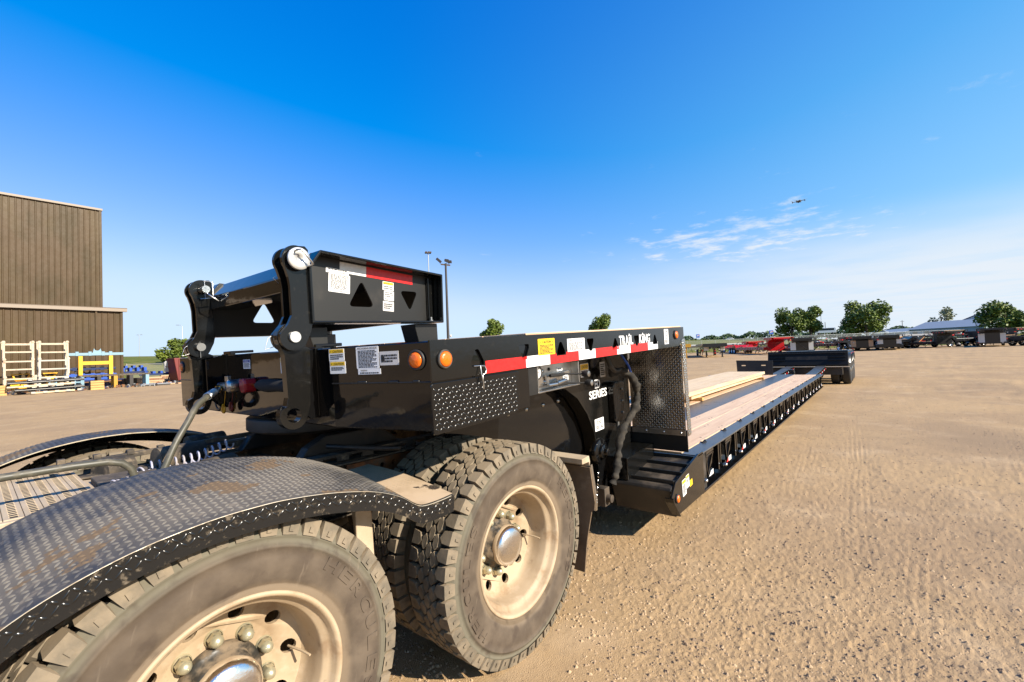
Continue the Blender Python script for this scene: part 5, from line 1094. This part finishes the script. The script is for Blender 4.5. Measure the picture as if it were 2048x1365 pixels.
# ================================================================== trees
def tree(name, x, y, z0, h, w_, lab, seed, lm='leaf', n=4600, trunk=.3, crown0=.22, size=.36, lean=0, holes_=.0, lobes=14):
    rd = random.Random(seed); t = thing(name, lab, 'tree', (x, y, z0)); b = MB(); r0_ = h * .022 + .05
    b.tube([(x, y, z0 - .3), (x + lean * .3, y, z0 + h * .25), (x + lean, y, z0 + h * .72)], [r0_ * 1.3, r0_, r0_ * .35], 8)
    cs = []
    for k in range(lobes):
        a = rd.random() * 6.283; f = crown0 + (1 - crown0) * (k + .5) / lobes * .88; rad = w_ * .5 * math.sin(math.pi * min(.96, .22 + .74 * (f - crown0) / (1 - crown0) * .95)) ** .7 * rd.uniform(.45, .80)
        c = Vector((x + lean * f + rad * math.cos(a), y + rad * math.sin(a), z0 + h * f)); cs.append((c, w_ * rd.uniform(.15, .24)))
        b.tube([(x + lean * f * .5, y, z0 + h * max(.12, f - .32)), tuple(c)], [r0_ * .45, r0_ * .12], 5)
    build('trunk', b, 'bark', t); vs = []; fs = []
    for k in range(n):
        c, r = cs[rd.randrange(lobes)]; v = Vector((rd.gauss(0, 1), rd.gauss(0, 1), rd.gauss(0, .8))); v.normalize(); p = c + v * r * (rd.random() ** .42)
        a = Vector((rd.gauss(0, 1), rd.gauss(0, 1), rd.gauss(0, .6))).normalized(); c2 = a.cross(Vector((rd.gauss(0, 1), rd.gauss(0, 1), rd.gauss(0, 1)))).normalized(); s = size * rd.uniform(.6, 1.3); o = len(vs)
        vs += [p - a * s, p + c2 * s * .55, p + a * s, p - c2 * s * .55]; fs.append((o, o + 1, o + 2, o + 3))
    b = MB(); b.add(vs, fs, 0); build('crown', b, lm, t, fix=False); return t
tree('maple_tree', 152.2, 19.0, 3.3, 7.7, 9.0, 'left of two overlapping green trees by the blue sign', 1)
tree('maple_tree', 154.2, 14.6, 3.3, 8.0, 7.6, 'right of two overlapping green trees, left of the white van', 2)
tree('maple_tree', 152.2, 2.0, 1.9, 9.7, 10.6, 'large round green tree right of the white van', 3, n=6200)
tree('sparse_tree', 233, -19, 2.0, 10.7, 9.0, 'thin pale tree with gaps, above the grey warehouse roof', 4, 'leaf_dry', 900, size=.42, lobes=10)
tree('maple_tree', 160, -24.4, 1.7, 7.4, 9.6, 'wide green tree in front of the grey warehouse at the right', 5, n=6000, lobes=18)
tree('maple_tree', 172, -37, 1.8, 6.8, 8.0, 'green tree at the right picture edge', 6)
tree('maple_tree', 113.3, 98.6, 4.0, 8.6, 9.0, 'tree whose top shows above the gooseneck beside the dark floodlight pole', 7, 'leaf', size=.40)
tree('maple_tree', 135.7, 70.6, 4.0, 9.0, 8.5, 'tree whose top shows above the white lettering on the trailer rail', 8, size=.40)
tree('maple_tree', 23.9, 90.2, 1.2, 4.4, 5.6, 'small green tree left of the gooseneck behind the maroon container', 9, size=.26, lean=.8)
# far wood
def far_wood():
    rd = random.Random(5); vs, fs = [], []
    for k in range(5200):
        a = R_(rd.uniform(-6, 24)); hh = 4.5 + 3.2 * (.5 + .5 * math.sin(a * 61) * math.sin(a * 23 + 1)) + 2.2 * math.sin(a * 170) * .5; r = rd.uniform(395, 420); z = 3.5 + hh * rd.random() ** .6; s = rd.uniform(.7, 1.5)
        p = Vector((r * math.cos(a), r * math.sin(a), z)); e1 = Vector((rd.gauss(0, 1), rd.gauss(0, 1), rd.gauss(0, .6))).normalized(); e2 = e1.cross(Vector((rd.gauss(0, 1), rd.gauss(0, 1), 1))).normalized(); o = len(vs)
        vs += [p - e1 * s, p + e2 * s * .7, p + e1 * s, p - e2 * s * .7]; fs.append((o, o + 1, o + 2, o + 3))
    b = MB(); b.add(vs, fs); o = build('far_wood', b, 'leaf_far', None, fix=False); o['kind'] = 'stuff'; o['label'] = 'far line of trees on the horizon'; o['category'] = 'trees'
far_wood()

# ================================================================== poles, masts, signs
fp = thing('floodlight_pole', 'dark steel pole with three floodlights behind the gooseneck', 'light pole', (33.3, 35.3, 0))
b = MB(); b.tube([(33.3, 35.3, 0), (33.3, 35.3, 11.3)], [.16, .11], 12); build('pole', b, 'pole_dark', fp)
ra = Vector((rt.x, rt.y, 0)).normalized()
def R3(c, s, dz_=0): return Vector(c) + ra * s + Vector((0, 0, dz_))
c0 = (33.3, 35.3, 11.1); b = MB(); b.bar(R3(c0, -.5, .12), R3(c0, .48, -.02), .12, .14); build('cross_arm', b, 'bldg_trim', fp)
for s, dz_, tl in ((-.72, .55, .5), (.12, .50, .1), (.42, .35, 0)):
    b = MB(); b.bar(R3(c0, s - .22, dz_ + tl * .4), R3(c0, s + .22, dz_ - tl * .4), .35, .26); b.bar(R3(c0, s * .7, .1), R3(c0, s, dz_ - .1), .04, .04); build('floodlight', b, 'pole_dark', fp, bevel=.02)
b = MB(); b.lathe([(.0, .12), (.09, .1), (.12, 0), (.1, -.12), (0, -.16)], 12, tuple(R3((33.3, 35.3, 3.6), .28)), axis='z'); b.cyl((33.3, 35.3, 3.7), R3((33.3, 35.3, 3.7), .28), .02, 6); build('camera_dome', b, 'bg_white', fp)
hm = thing('light_mast', 'very tall thin pale light mast left of the dark floodlight pole', 'light mast', (107, 122, 0)); b = MB(); b.tube([(107.1, 122.3, 0), (107.1, 122.3, 38)], [.30, .16], 8); build('mast', b, 'galv', hm)
for k in range(6): a = k * math.pi / 3; b = MB(); c = Vector((107.1 + .9 * math.cos(a), 122.3 + .9 * math.sin(a), 38.1 + .1 * (k % 2))); b.bar(c - Vector((.3, .3, 0)), c + Vector((.3, .3, .1)), .6, .5); b.bar((107.1, 122.3, 37.6), c, .06, .06); build('lamp_head', b, 'bldg_trim', hm)
def lamppost(x, y, h, lab, double):
    t = thing('street_lamp', lab, 'street lamp', (x, y, 3)); b = MB(); b.tube([(x, y, 3), (x, y, h - .6), tuple(R3((x, y, h - .1), -.5)), tuple(R3((x, y, h), -1.6))] if not double else [(x, y, 3), (x, y, h)], [.16, .10, .08, .07] if not double else [.16, .1], 6); build('pole', b, 'galv', t)
    b = MB()
    for s in ((-2.2,) if not double else (-1.0, .6)): b.bar(R3((x, y, h - .03), s), R3((x, y, h - .03), s + .8), .4, .22)
    build('lamp_head', b, 'galv', t)
lamppost(55.7, 202.5, 16.8, 'curved thin street lamp left of the gooseneck above the small tree', False); lamppost(53.6, 253, 15.8, 'thin double-headed street lamp above the grass bank right of the brown hall', True)
def pole(x, y, z0, h, r, lab, m='pole_dark', arms=True):
    t = thing('utility_pole', lab, 'pole', (x, y, z0)); b = MB(); b.tube([(x, y, z0), (x, y, h)], [r, r * .7], 6); build('pole', b, m, t)
    if arms: b = MB(); b.bar(R3((x, y, h - .5), -.9), R3((x, y, h - .5), .9), .1, .12); build('cross_arm', b, m, t)
pole(218, 15.7, 4, 9.2, .14, 'short dark utility pole between the two big green trees', arms=False); pole(263.6, -9, 4, 9.6, .14, 'thin utility pole left of the grey warehouse'); 
at_ = thing('radio_mast', 'very tall faint lattice radio mast between the two big green trees', 'mast', (724, 56, 4))
for dx, dy in ((0, 0), (1.2, 0), (.6, 1.0)): b = MB(); b.cyl((724 + dx, 56 + dy, 4), (724.6, 56.3, 46), .14, 5); build('leg', b, 'bg_grey', at_)
for k in range(10): b = MB(); z = 6 + k * 4; b.bar((724, 56, z), (725.2, 56, z + 2), .1, .1); build('brace', b, 'bg_grey', at_)
def sign(x, y, z, wd, ht, lab):
    t = thing('blue_sign', lab, 'sign', (x, y, 3)); b = MB(); b.bar(R3((x, y, z), -wd / 2), R3((x, y, z), wd / 2), .12, ht); build('panel', b, 'blue_paint', t)
    o = Vector((x, y, z)) - Vector((fh.x, fh.y, 0)) * .1; b = MB(); b.bar(o + ra * (-wd * .35), o + ra * (wd * .3) + Vector((0, 0, ht * .15)), .02, ht * .25); build('white_mark', b, 'bg_white', t); b = MB(); b.bar(o + ra * (wd * .1) + Vector((0, 0, ht * .22)), o + ra * (wd * .4) + Vector((0, 0, ht * .25)), .03, ht * .12); build('red_mark', b, 'tape_red', t)
    for s in (-.3, .3): b = MB(); p = R3((x, y, 3), s * wd); b.cyl(p, p + Vector((0, 0, z - 3 - ht / 2)), .06, 6); build('post', b, 'galv', t)
sign(159.4, 25.3, 5.0, 1.25, 1.15, 'small blue roadside sign left of the two overlapping trees'); sign(155.5, 46.0, 4.9, 1.1, 1.1, 'small blue roadside sign behind the flatbeds')

# ================================================================== far buildings and vehicles
def shed(name, p, q_, depth, hw, hr, wm, rm, lab, doors=4, z0=3.0):
    p, q_ = Vector((p[0], p[1], z0)), Vector((q_[0], q_[1], z0)); d = (q_ - p).normalized(); nn = Vector((-d.y, d.x, 0)); ln = (q_ - p).length
    if nn.dot(p) < 0: nn = -nn
    t = thing(name, lab, 'building', tuple((p + q_) / 2)); M_ = Matrix(((d.x, nn.x, 0, p.x), (d.y, nn.y, 0, p.y), (0, 0, 1, p.z), (0, 0, 0, 1)))
    b = MB(); b.prism([(0, -3), (depth, -3), (depth, hw), (depth / 2, hr), (0, hw)], 0, ln, axis='x'); build('wall', b, wm, t, M_)
    b = MB(); b.prism([(-.35, hw - .1), (depth / 2, hr + .12), (depth + .35, hw - .1), (depth + .35, hw - .25), (depth / 2, hr - .03), (-.35, hw - .25)], -.3, ln + .3, axis='x'); build('roof', b, rm, t, M_)
    for k in range(doors): x = ln * (k + .5) / doors; b = MB(); b.box(x - ln / doors * .2, x + ln / doors * .2, -.06, -.01, .6 if k % 2 else 0, hw * .7); build('window', b, 'glass_dark', t, M_)
    return t
shed('warehouse', (200.1, -8.5), (188, -24.7), 16, 2.9, 5.0, 'wall_blue', 'roof_blue', 'long grey-roofed pale blue warehouse right of the big round tree', 6, z0=1.6)
shed('shed', (240, 2), (214, -8.0), 9, 2.2, 3.4, 'bg_grey', 'bg_grey', 'low pale shed left of the grey warehouse', 3, z0=1.8)
shed('house', (196, -28.2), (206, -44), 14, 4.4, 6.2, 'bg_white', 'roof_navy', 'pale house with a navy roof at the right picture edge', 3, z0=1.8)
def car(x, y, z, L_, W_, H_, rz, lab, m='car_white', nm='parked_car', van=False):
    t = thing(nm, lab, 'van' if van else 'car', (x, y, z)); M_ = Matrix.Translation((x, y, z)) @ Matrix.Rotation(rz, 4, 'Z')
    pr = [(-.5, .22), (.5, .22), (.5, .45), (.42, .55), (.26, .95), (.20, 1), (-.47, 1), (-.5, .9)] if van else [(-.5, .22), (.5, .22), (.5, .5), (.30, .58), (.15, .98), (-.25, 1), (-.42, .62), (-.5, .58)]
    b = MB(); b.prism([(a * L_, c * H_) for a, c in pr], -W_ / 2, W_ / 2); build('body', b, m, t, M_, bevel=.08)
    b = MB(); w0 = [(.40, .60), (.27, .90), (-.40, .90), (-.40, .60)] if van else [(.26, .62), (.14, .92), (-.23, .93), (-.36, .64)]
    b.prism([(a * L_, c * H_) for a, c in w0], -W_ / 2 - .01, W_ / 2 + .01); build('window', b, 'glass_dark', t, M_)
    for a in (-.32, .33):
        for s in (-1, 1): b = MB(); b.lathe([(.0, -.1), (.33, -.1), (.34, 0), (.33, .1), (0, .1)], 14, (a * L_, s * (W_ / 2 - .08), .33)); build('wheel', b, 'bg_tyre', t, M_)
car(180, 13.0, 3.8, 5.6, 2.0, 2.2, R_(100), 'white van on the bank right of the two overlapping trees', van=True, nm='white_van')
car(178, -.5, 2.9, 4.4, 1.8, 1.5, R_(100), 'white car under the large round tree'); car(181, 4.0, 3.3, 4.4, 1.8, 1.4, R_(100), 'white car between the white van and the large round tree')
for k, (x, y) in enumerate(((330, 52), (300, 70))): car(x, y, 4.6, 4.6, 1.8, 1.5, R_(110), ('white car far off left of the overlapping trees', 'white car farthest off behind the silver flatbed')[k])

# ================================================================== parked trailers across the yard
def bg_trailer(A, B, lab, style='lowboy', m='bg_black', wm='bg_wood', flap=None, gz=1.55, dz_=.75, axles=3, neck=2.6, flapz=(.45, 1.15), grp='trailers parked across the yard', under=None, wid=2.55):
    A, B = Vector((A[0], A[1], 0)), Vector((B[0], B[1], 0)); d = (B - A).normalized(); s = Vector((-d.y, d.x, 0)); ln = (B - A).length
    M_ = Matrix(((d.x, s.x, 0, A.x), (d.y, s.y, 0, A.y), (0, 0, 1, 0), (0, 0, 0, 1))) @ Matrix.Diagonal((1, 1.12, 1.18, 1)); W = wid / 2
    t = thing('parked_trailer', lab, 'trailer', tuple((A + B) / 2), group=grp)
    def P(nm, f, mm, bev=0):
        b = MB(); f(b); return build(nm, b, mm, t, M_, bevel=bev)
    wx = [ln - .9 - 1.25 * k for k in range(axles)]
    um = under or m
    if style == 'lowboy':
        def neckf(b):
            b.prism([(0, gz), (neck, gz - .02), (neck, .40), (neck - .45, .40), (neck - .5, gz - .5), (neck - .9, gz - .32), (.3, gz - .22), (0, gz - .18)], -W * .75, W * .75)
            b.box(0, neck, -W, -W + .08, gz - .24, gz - .001); b.box(0, neck, W - .08, W, gz - .24, gz - .001)
        P('gooseneck', neckf, m)
        P('neck_deck', lambda b: b.box(.1, neck - .05, -W + .08, W - .08, gz + .001, gz + .04), wm)
        P('light_bar', lambda b: [b.box(.2 + .5 * k, .42 + .5 * k, sd * (W + .004) - .003, sd * (W + .004) + .003, gz - .2, gz - .14) for k in range(5) for sd in (-1, 1)], 'tape_red')
        P('deck', lambda b: b.prism([(neck + .001, dz_ - .1), (ln - axles * 1.35 - .5, dz_ - .1), (ln - axles * 1.35 + .2, dz_ + .28), (ln - axles * 1.35 + .2, dz_ - .05), (ln - axles * 1.35 - .4, dz_ - .42), (neck + .001, dz_ - .42)], -W, W), m)
        P('deck_board', lambda b: b.box(neck + .1, ln - axles * 1.35 - .55, -W + .15, -.25, dz_ - .099, dz_ - .05), wm); P('deck_board', lambda b: b.box(neck + .1, ln - axles * 1.35 - .55, .25, W - .15, dz_ - .099, dz_ - .05), wm)
        P('outrigger', lambda b: [b.box(neck + .4 + .7 * k, neck + .55 + .7 * k, sd * (W + .02) - .02, sd * (W + .02) + .018, dz_ - .38, dz_ - .12) for k in range(int((ln - axles * 1.35 - neck - 1) / .7)) for sd in (-1, 1)], 'galv' if m == 'red_paint' else 'black_satin')['kind'] = 'stuff'
        P('axle_frame', lambda b: b.box(ln - axles * 1.35, ln, -W * .45, W * .45, .55, 1.05), m)
        P('wheel_fender', lambda b: [b.box(ln - axles * 1.35 - .1, ln, y0, y1, 1.06, 1.14) for y0, y1 in ((-W, -W * .46), (W * .46, W))], m)
    else:
        P('deck', lambda b: b.box(0, ln, -W, W, gz - .10, gz), wm)
        P('side_rail', lambda b: [b.box(-.05, ln, sd * W - .03, sd * W + .03, gz - .26, gz - .101) for sd in (-1, 1)], m)
        P('main_beam', lambda b: [b.box(.1, ln, y - .1, y + .1, gz - .55, gz - .101) for y in (-.5, .5)], um)
        P('end_plate', lambda b: b.box(-.08, -.051, -W, W, gz - .34, gz + .02), um)
        for y in (-.85, .85): P('landing_leg', lambda b: (b.box(1.2, 1.35, y - .07, y + .07, .05, gz - .3), b.box(1.1, 1.45, y - .14, y + .14, 0, .049)), um)
    for x in wx:
        for y, f in ((-W + .02, 0), (W - .02, 1)): link('wheel', PW, t, loc=tuple(A + d * x + s * (y * 1.12) + Vector((0, 0, .5))), rot=(0, random.random(), math.atan2(d.y, d.x) + (math.pi if f else 0)))
    fb4 = MB(); rd = random.Random(int(A.x * 7 + A.y * 13))
    for k in range(60):
        x = rd.uniform(0, ln); y = rd.choice((-1, 1)) * rd.uniform(.6, 1.0) * W; z = rd.uniform(.35, gz if x < neck + 1 else dz_ + .5); l = rd.uniform(.08, .5)
        fb4.box(x, x + l, y - rd.uniform(.03, .15), y + .04, z - rd.uniform(.03, .16), z, rd.choice((0, 0, 0, 0, 1, 2, 3)))
    for k in range(5): x = rd.uniform(0, ln * .9); fb4.bar((x, rd.uniform(-W, W), .1), (x + rd.uniform(-.4, .4), rd.uniform(-W, W), gz * rd.uniform(.6, 1.05)), .06, .06, 0)
    build('fittings', fb4, ['bg_black', 'galv', 'tape_red', 'bg_white'], t, M_, stuff=True, fix=False)
    if flap:
        xf = neck - .55 if style == 'lowboy' else .6
        for sd in (-1, 1): P('splash_panel', lambda b: b.box(xf, xf + .03, sd * W * .70 - (.30 if sd > 0 else .22), sd * W * .70 + .24, *flapz), flap)
    return t
G_ = 'trailers parked across the yard'
bg_trailer((58.2, 19.6), (75, 26.5), 'flatbed trailer with silver deck and gold frame, behind the gooseneck', 'flat', 'gold_paint', 'bg_grey', under='gold_paint', gz=1.55, axles=2)
bg_trailer((61.6, 16.2), (78, 22.0), 'black flatbed trailer seen end-on between the silver flatbed and the red trailer', 'flat', 'bg_black', 'bg_wood', flap='bg_white', flapz=(.75, 1.15), gz=1.5, axles=2)
bg_trailer((71.0, 10.0), (87.5, 19.5), 'red lowbed trailer with its tall gooseneck nearest to the camera', 'lowboy', 'red_paint', 'bg_wood', gz=1.95, dz_=.95)
bg_trailer((88.0, 16.5), (104, 25.0), 'second red lowbed trailer parked behind the first red one', 'lowboy', 'red_paint', 'bg_wood', gz=1.7, dz_=.95)
bg_trailer((67.8, 7.35), (84.5, 11.2), 'black lowbed trailer end-on with two white splash panels, right of the red trailer', 'lowboy', 'bg_black', 'bg_black', flap='bg_white', gz=1.75, neck=1.2, flapz=(.45, 1.35))
bg_trailer((94.0, 10.0), (84.0, 2.9), 'black lowbed trailer with tan wooden deck, right of the white splash panels', 'lowboy', 'bg_black', 'bg_wood', gz=1.2, dz_=1.05, axles=1, neck=.6)
bg_trailer((112, 12.0), (101, 2.0), 'black lowbed trailer farther back left of the large round tree', 'lowboy', 'bg_black', 'bg_black', gz=1.6, dz_=1.3)
bg_trailer((79.5, 1.6), (92, 2.6), 'black lowbed trailer end-on with tan splash panels below the large round tree', 'lowboy', 'bg_black', 'bg_black', flap='bg_wood', gz=1.72, neck=1.2, flapz=(.5, 1.25))
bg_trailer((79.0, -1.3), (92, -1.2), 'black lowbed trailer end-on with white splash panels, next right of the tan panelled one', 'lowboy', 'bg_black', 'bg_black', flap='bg_white', gz=1.72, neck=1.2, flapz=(.75, 1.25))
bg_trailer((89.0, -8.6), (98.5, -1.6), 'black lowbed trailer side-on with wooden deck, below the thin pale tree', 'lowboy', 'bg_black', 'bg_wood', gz=2.0, dz_=.85, axles=2, neck=2.2)
bg_trailer((99.0, -12.8), (94.5, -7.0), 'short black trailer below the wide green tree, left of the last trailers', 'lowboy', 'bg_black', 'bg_white', gz=1.9, dz_=1.1, axles=1, neck=2.0)
bg_trailer((84.5, -11.6), (97, -13.0), 'black lowbed trailer end-on with white panels at the right edge', 'lowboy', 'bg_black', 'bg_black', flap='bg_white', gz=2.05, neck=1.6, flapz=(.5, 1.5))
bg_trailer((92.0, -21.0), (87.0, -14.0), 'black lowbed trailer side-on at the right picture edge', 'lowboy', 'bg_black', 'bg_black', gz=2.0, dz_=1.2, axles=2)
bg_trailer((101, 34), (112, 18), 'long white-decked trailer far behind the black flatbed', 'flat', 'bg_grey', 'bg_white', under='bg_grey', gz=1.6, axles=2)
bg_trailer((96, 4.2), (88.5, .8), 'low black trailer squeezed behind the two end-on ones below the round tree', 'lowboy', 'bg_black', 'bg_black', gz=1.5, dz_=1.1, axles=1, neck=1)
bg_trailer((104, -17.5), (97.5, -10.0), 'black lowbed trailer farther back, under the wide green tree', 'lowboy', 'bg_black', 'bg_wood', gz=2.1, dz_=1.3, axles=2)
bg_trailer((118, -14), (112, -2), 'pale trailer in the far row in front of the grey warehouse', 'flat', 'bg_grey', 'bg_white', under='bg_black', gz=1.9, axles=2)
bg_trailer((110, 6), (105, -3), 'black flatbed trailer in the far row, left of the grey warehouse', 'flat', 'bg_black', 'bg_wood', gz=1.6, axles=2)
bg_trailer((91.5, 4.5), (95.0, -5.0), 'black lowbed trailer side-on behind the end-on pair below the round tree', 'lowboy', 'bg_black', 'bg_wood', gz=1.8, dz_=1.25, axles=1, neck=2)
bg_trailer((100, -9.5), (96.5, -3.0), 'black lowbed trailer side-on behind the orange ramps', 'lowboy', 'bg_black', 'bg_black', gz=1.9, dz_=1.3, axles=1, neck=2)
for k, (x, y, ang, lab) in enumerate(((93.6, -4.6, .5, 'left of two orange timber ramps leaning on the side-on trailer'), (91.6, -6.4, .5, 'right of two orange timber ramps leaning on the side-on trailer'))):
    t = thing('timber_ramp', lab, 'ramp', (x, y, .9), group='orange timber ramps'); dd = Vector((-.58, -.62, .5)).normalized(); o = Vector((x, y, .82)) - Vector((.9, .2, 0))
    for q_ in range(3): b = MB(); off = Vector((.62, -.70, 0)).normalized() * -.0 + Vector((.55, .5, 0)) * (.35 * q_); b.bar(o + off, o + off + Vector((.55, -.75, .85)), .32, .08); build('board', b, 'orange_wood', t)

# ================================================================== drone
DRONE = (10.573, 1.081, 4.292)
dr = thing('drone', 'small dark quadcopter drone hovering in front of the wispy clouds', 'drone', DRONE)
c0 = Vector(DRONE); rb_ = Vector((ra.x, ra.y, .10)).normalized(); fb_ = Vector((fh.x, fh.y, 0)); 
b = MB(); b.bar(c0 - fb_ * .09, c0 + fb_ * .09, .07, .045); b.bar(c0 + rb_ * .0 - Vector((0, 0, .035)) - fb_ * .06, c0 - Vector((0, 0, .035)) + fb_ * .03, .045, .035); build('body', b, 'pole_dark', dr, bevel=.012)
for s in (-1, 1):
    for f in (-1, 1):
        e = c0 + rb_ * (.135 * s) + fb_ * (.10 * f) + Vector((0, 0, .012 * f)); b = MB(); b.bar(c0 + fb_ * (.05 * f) + rb_ * (.025 * s), e, .016, .014); b.cyl(e - Vector((0, 0, .03)), e + Vector((0, 0, .018)), .012, 8); build('arm', b, 'pole_dark', dr)
        b = MB(); a = Vector((rb_.x, rb_.y, .12 * s)).normalized(); q_ = a.lerp(fb_, .3 * f).normalized(); b.bar(e + Vector((0, 0, .022)) - q_ * .07, e + Vector((0, 0, .022)) + q_ * .07, .012, .003); build('rotor', b, 'bg_grey', dr)

for ch in dr.children:
    ch.data.transform(Matrix.Translation(c0) @ Matrix.Scale(.62, 4) @ Matrix.Translation(-c0))
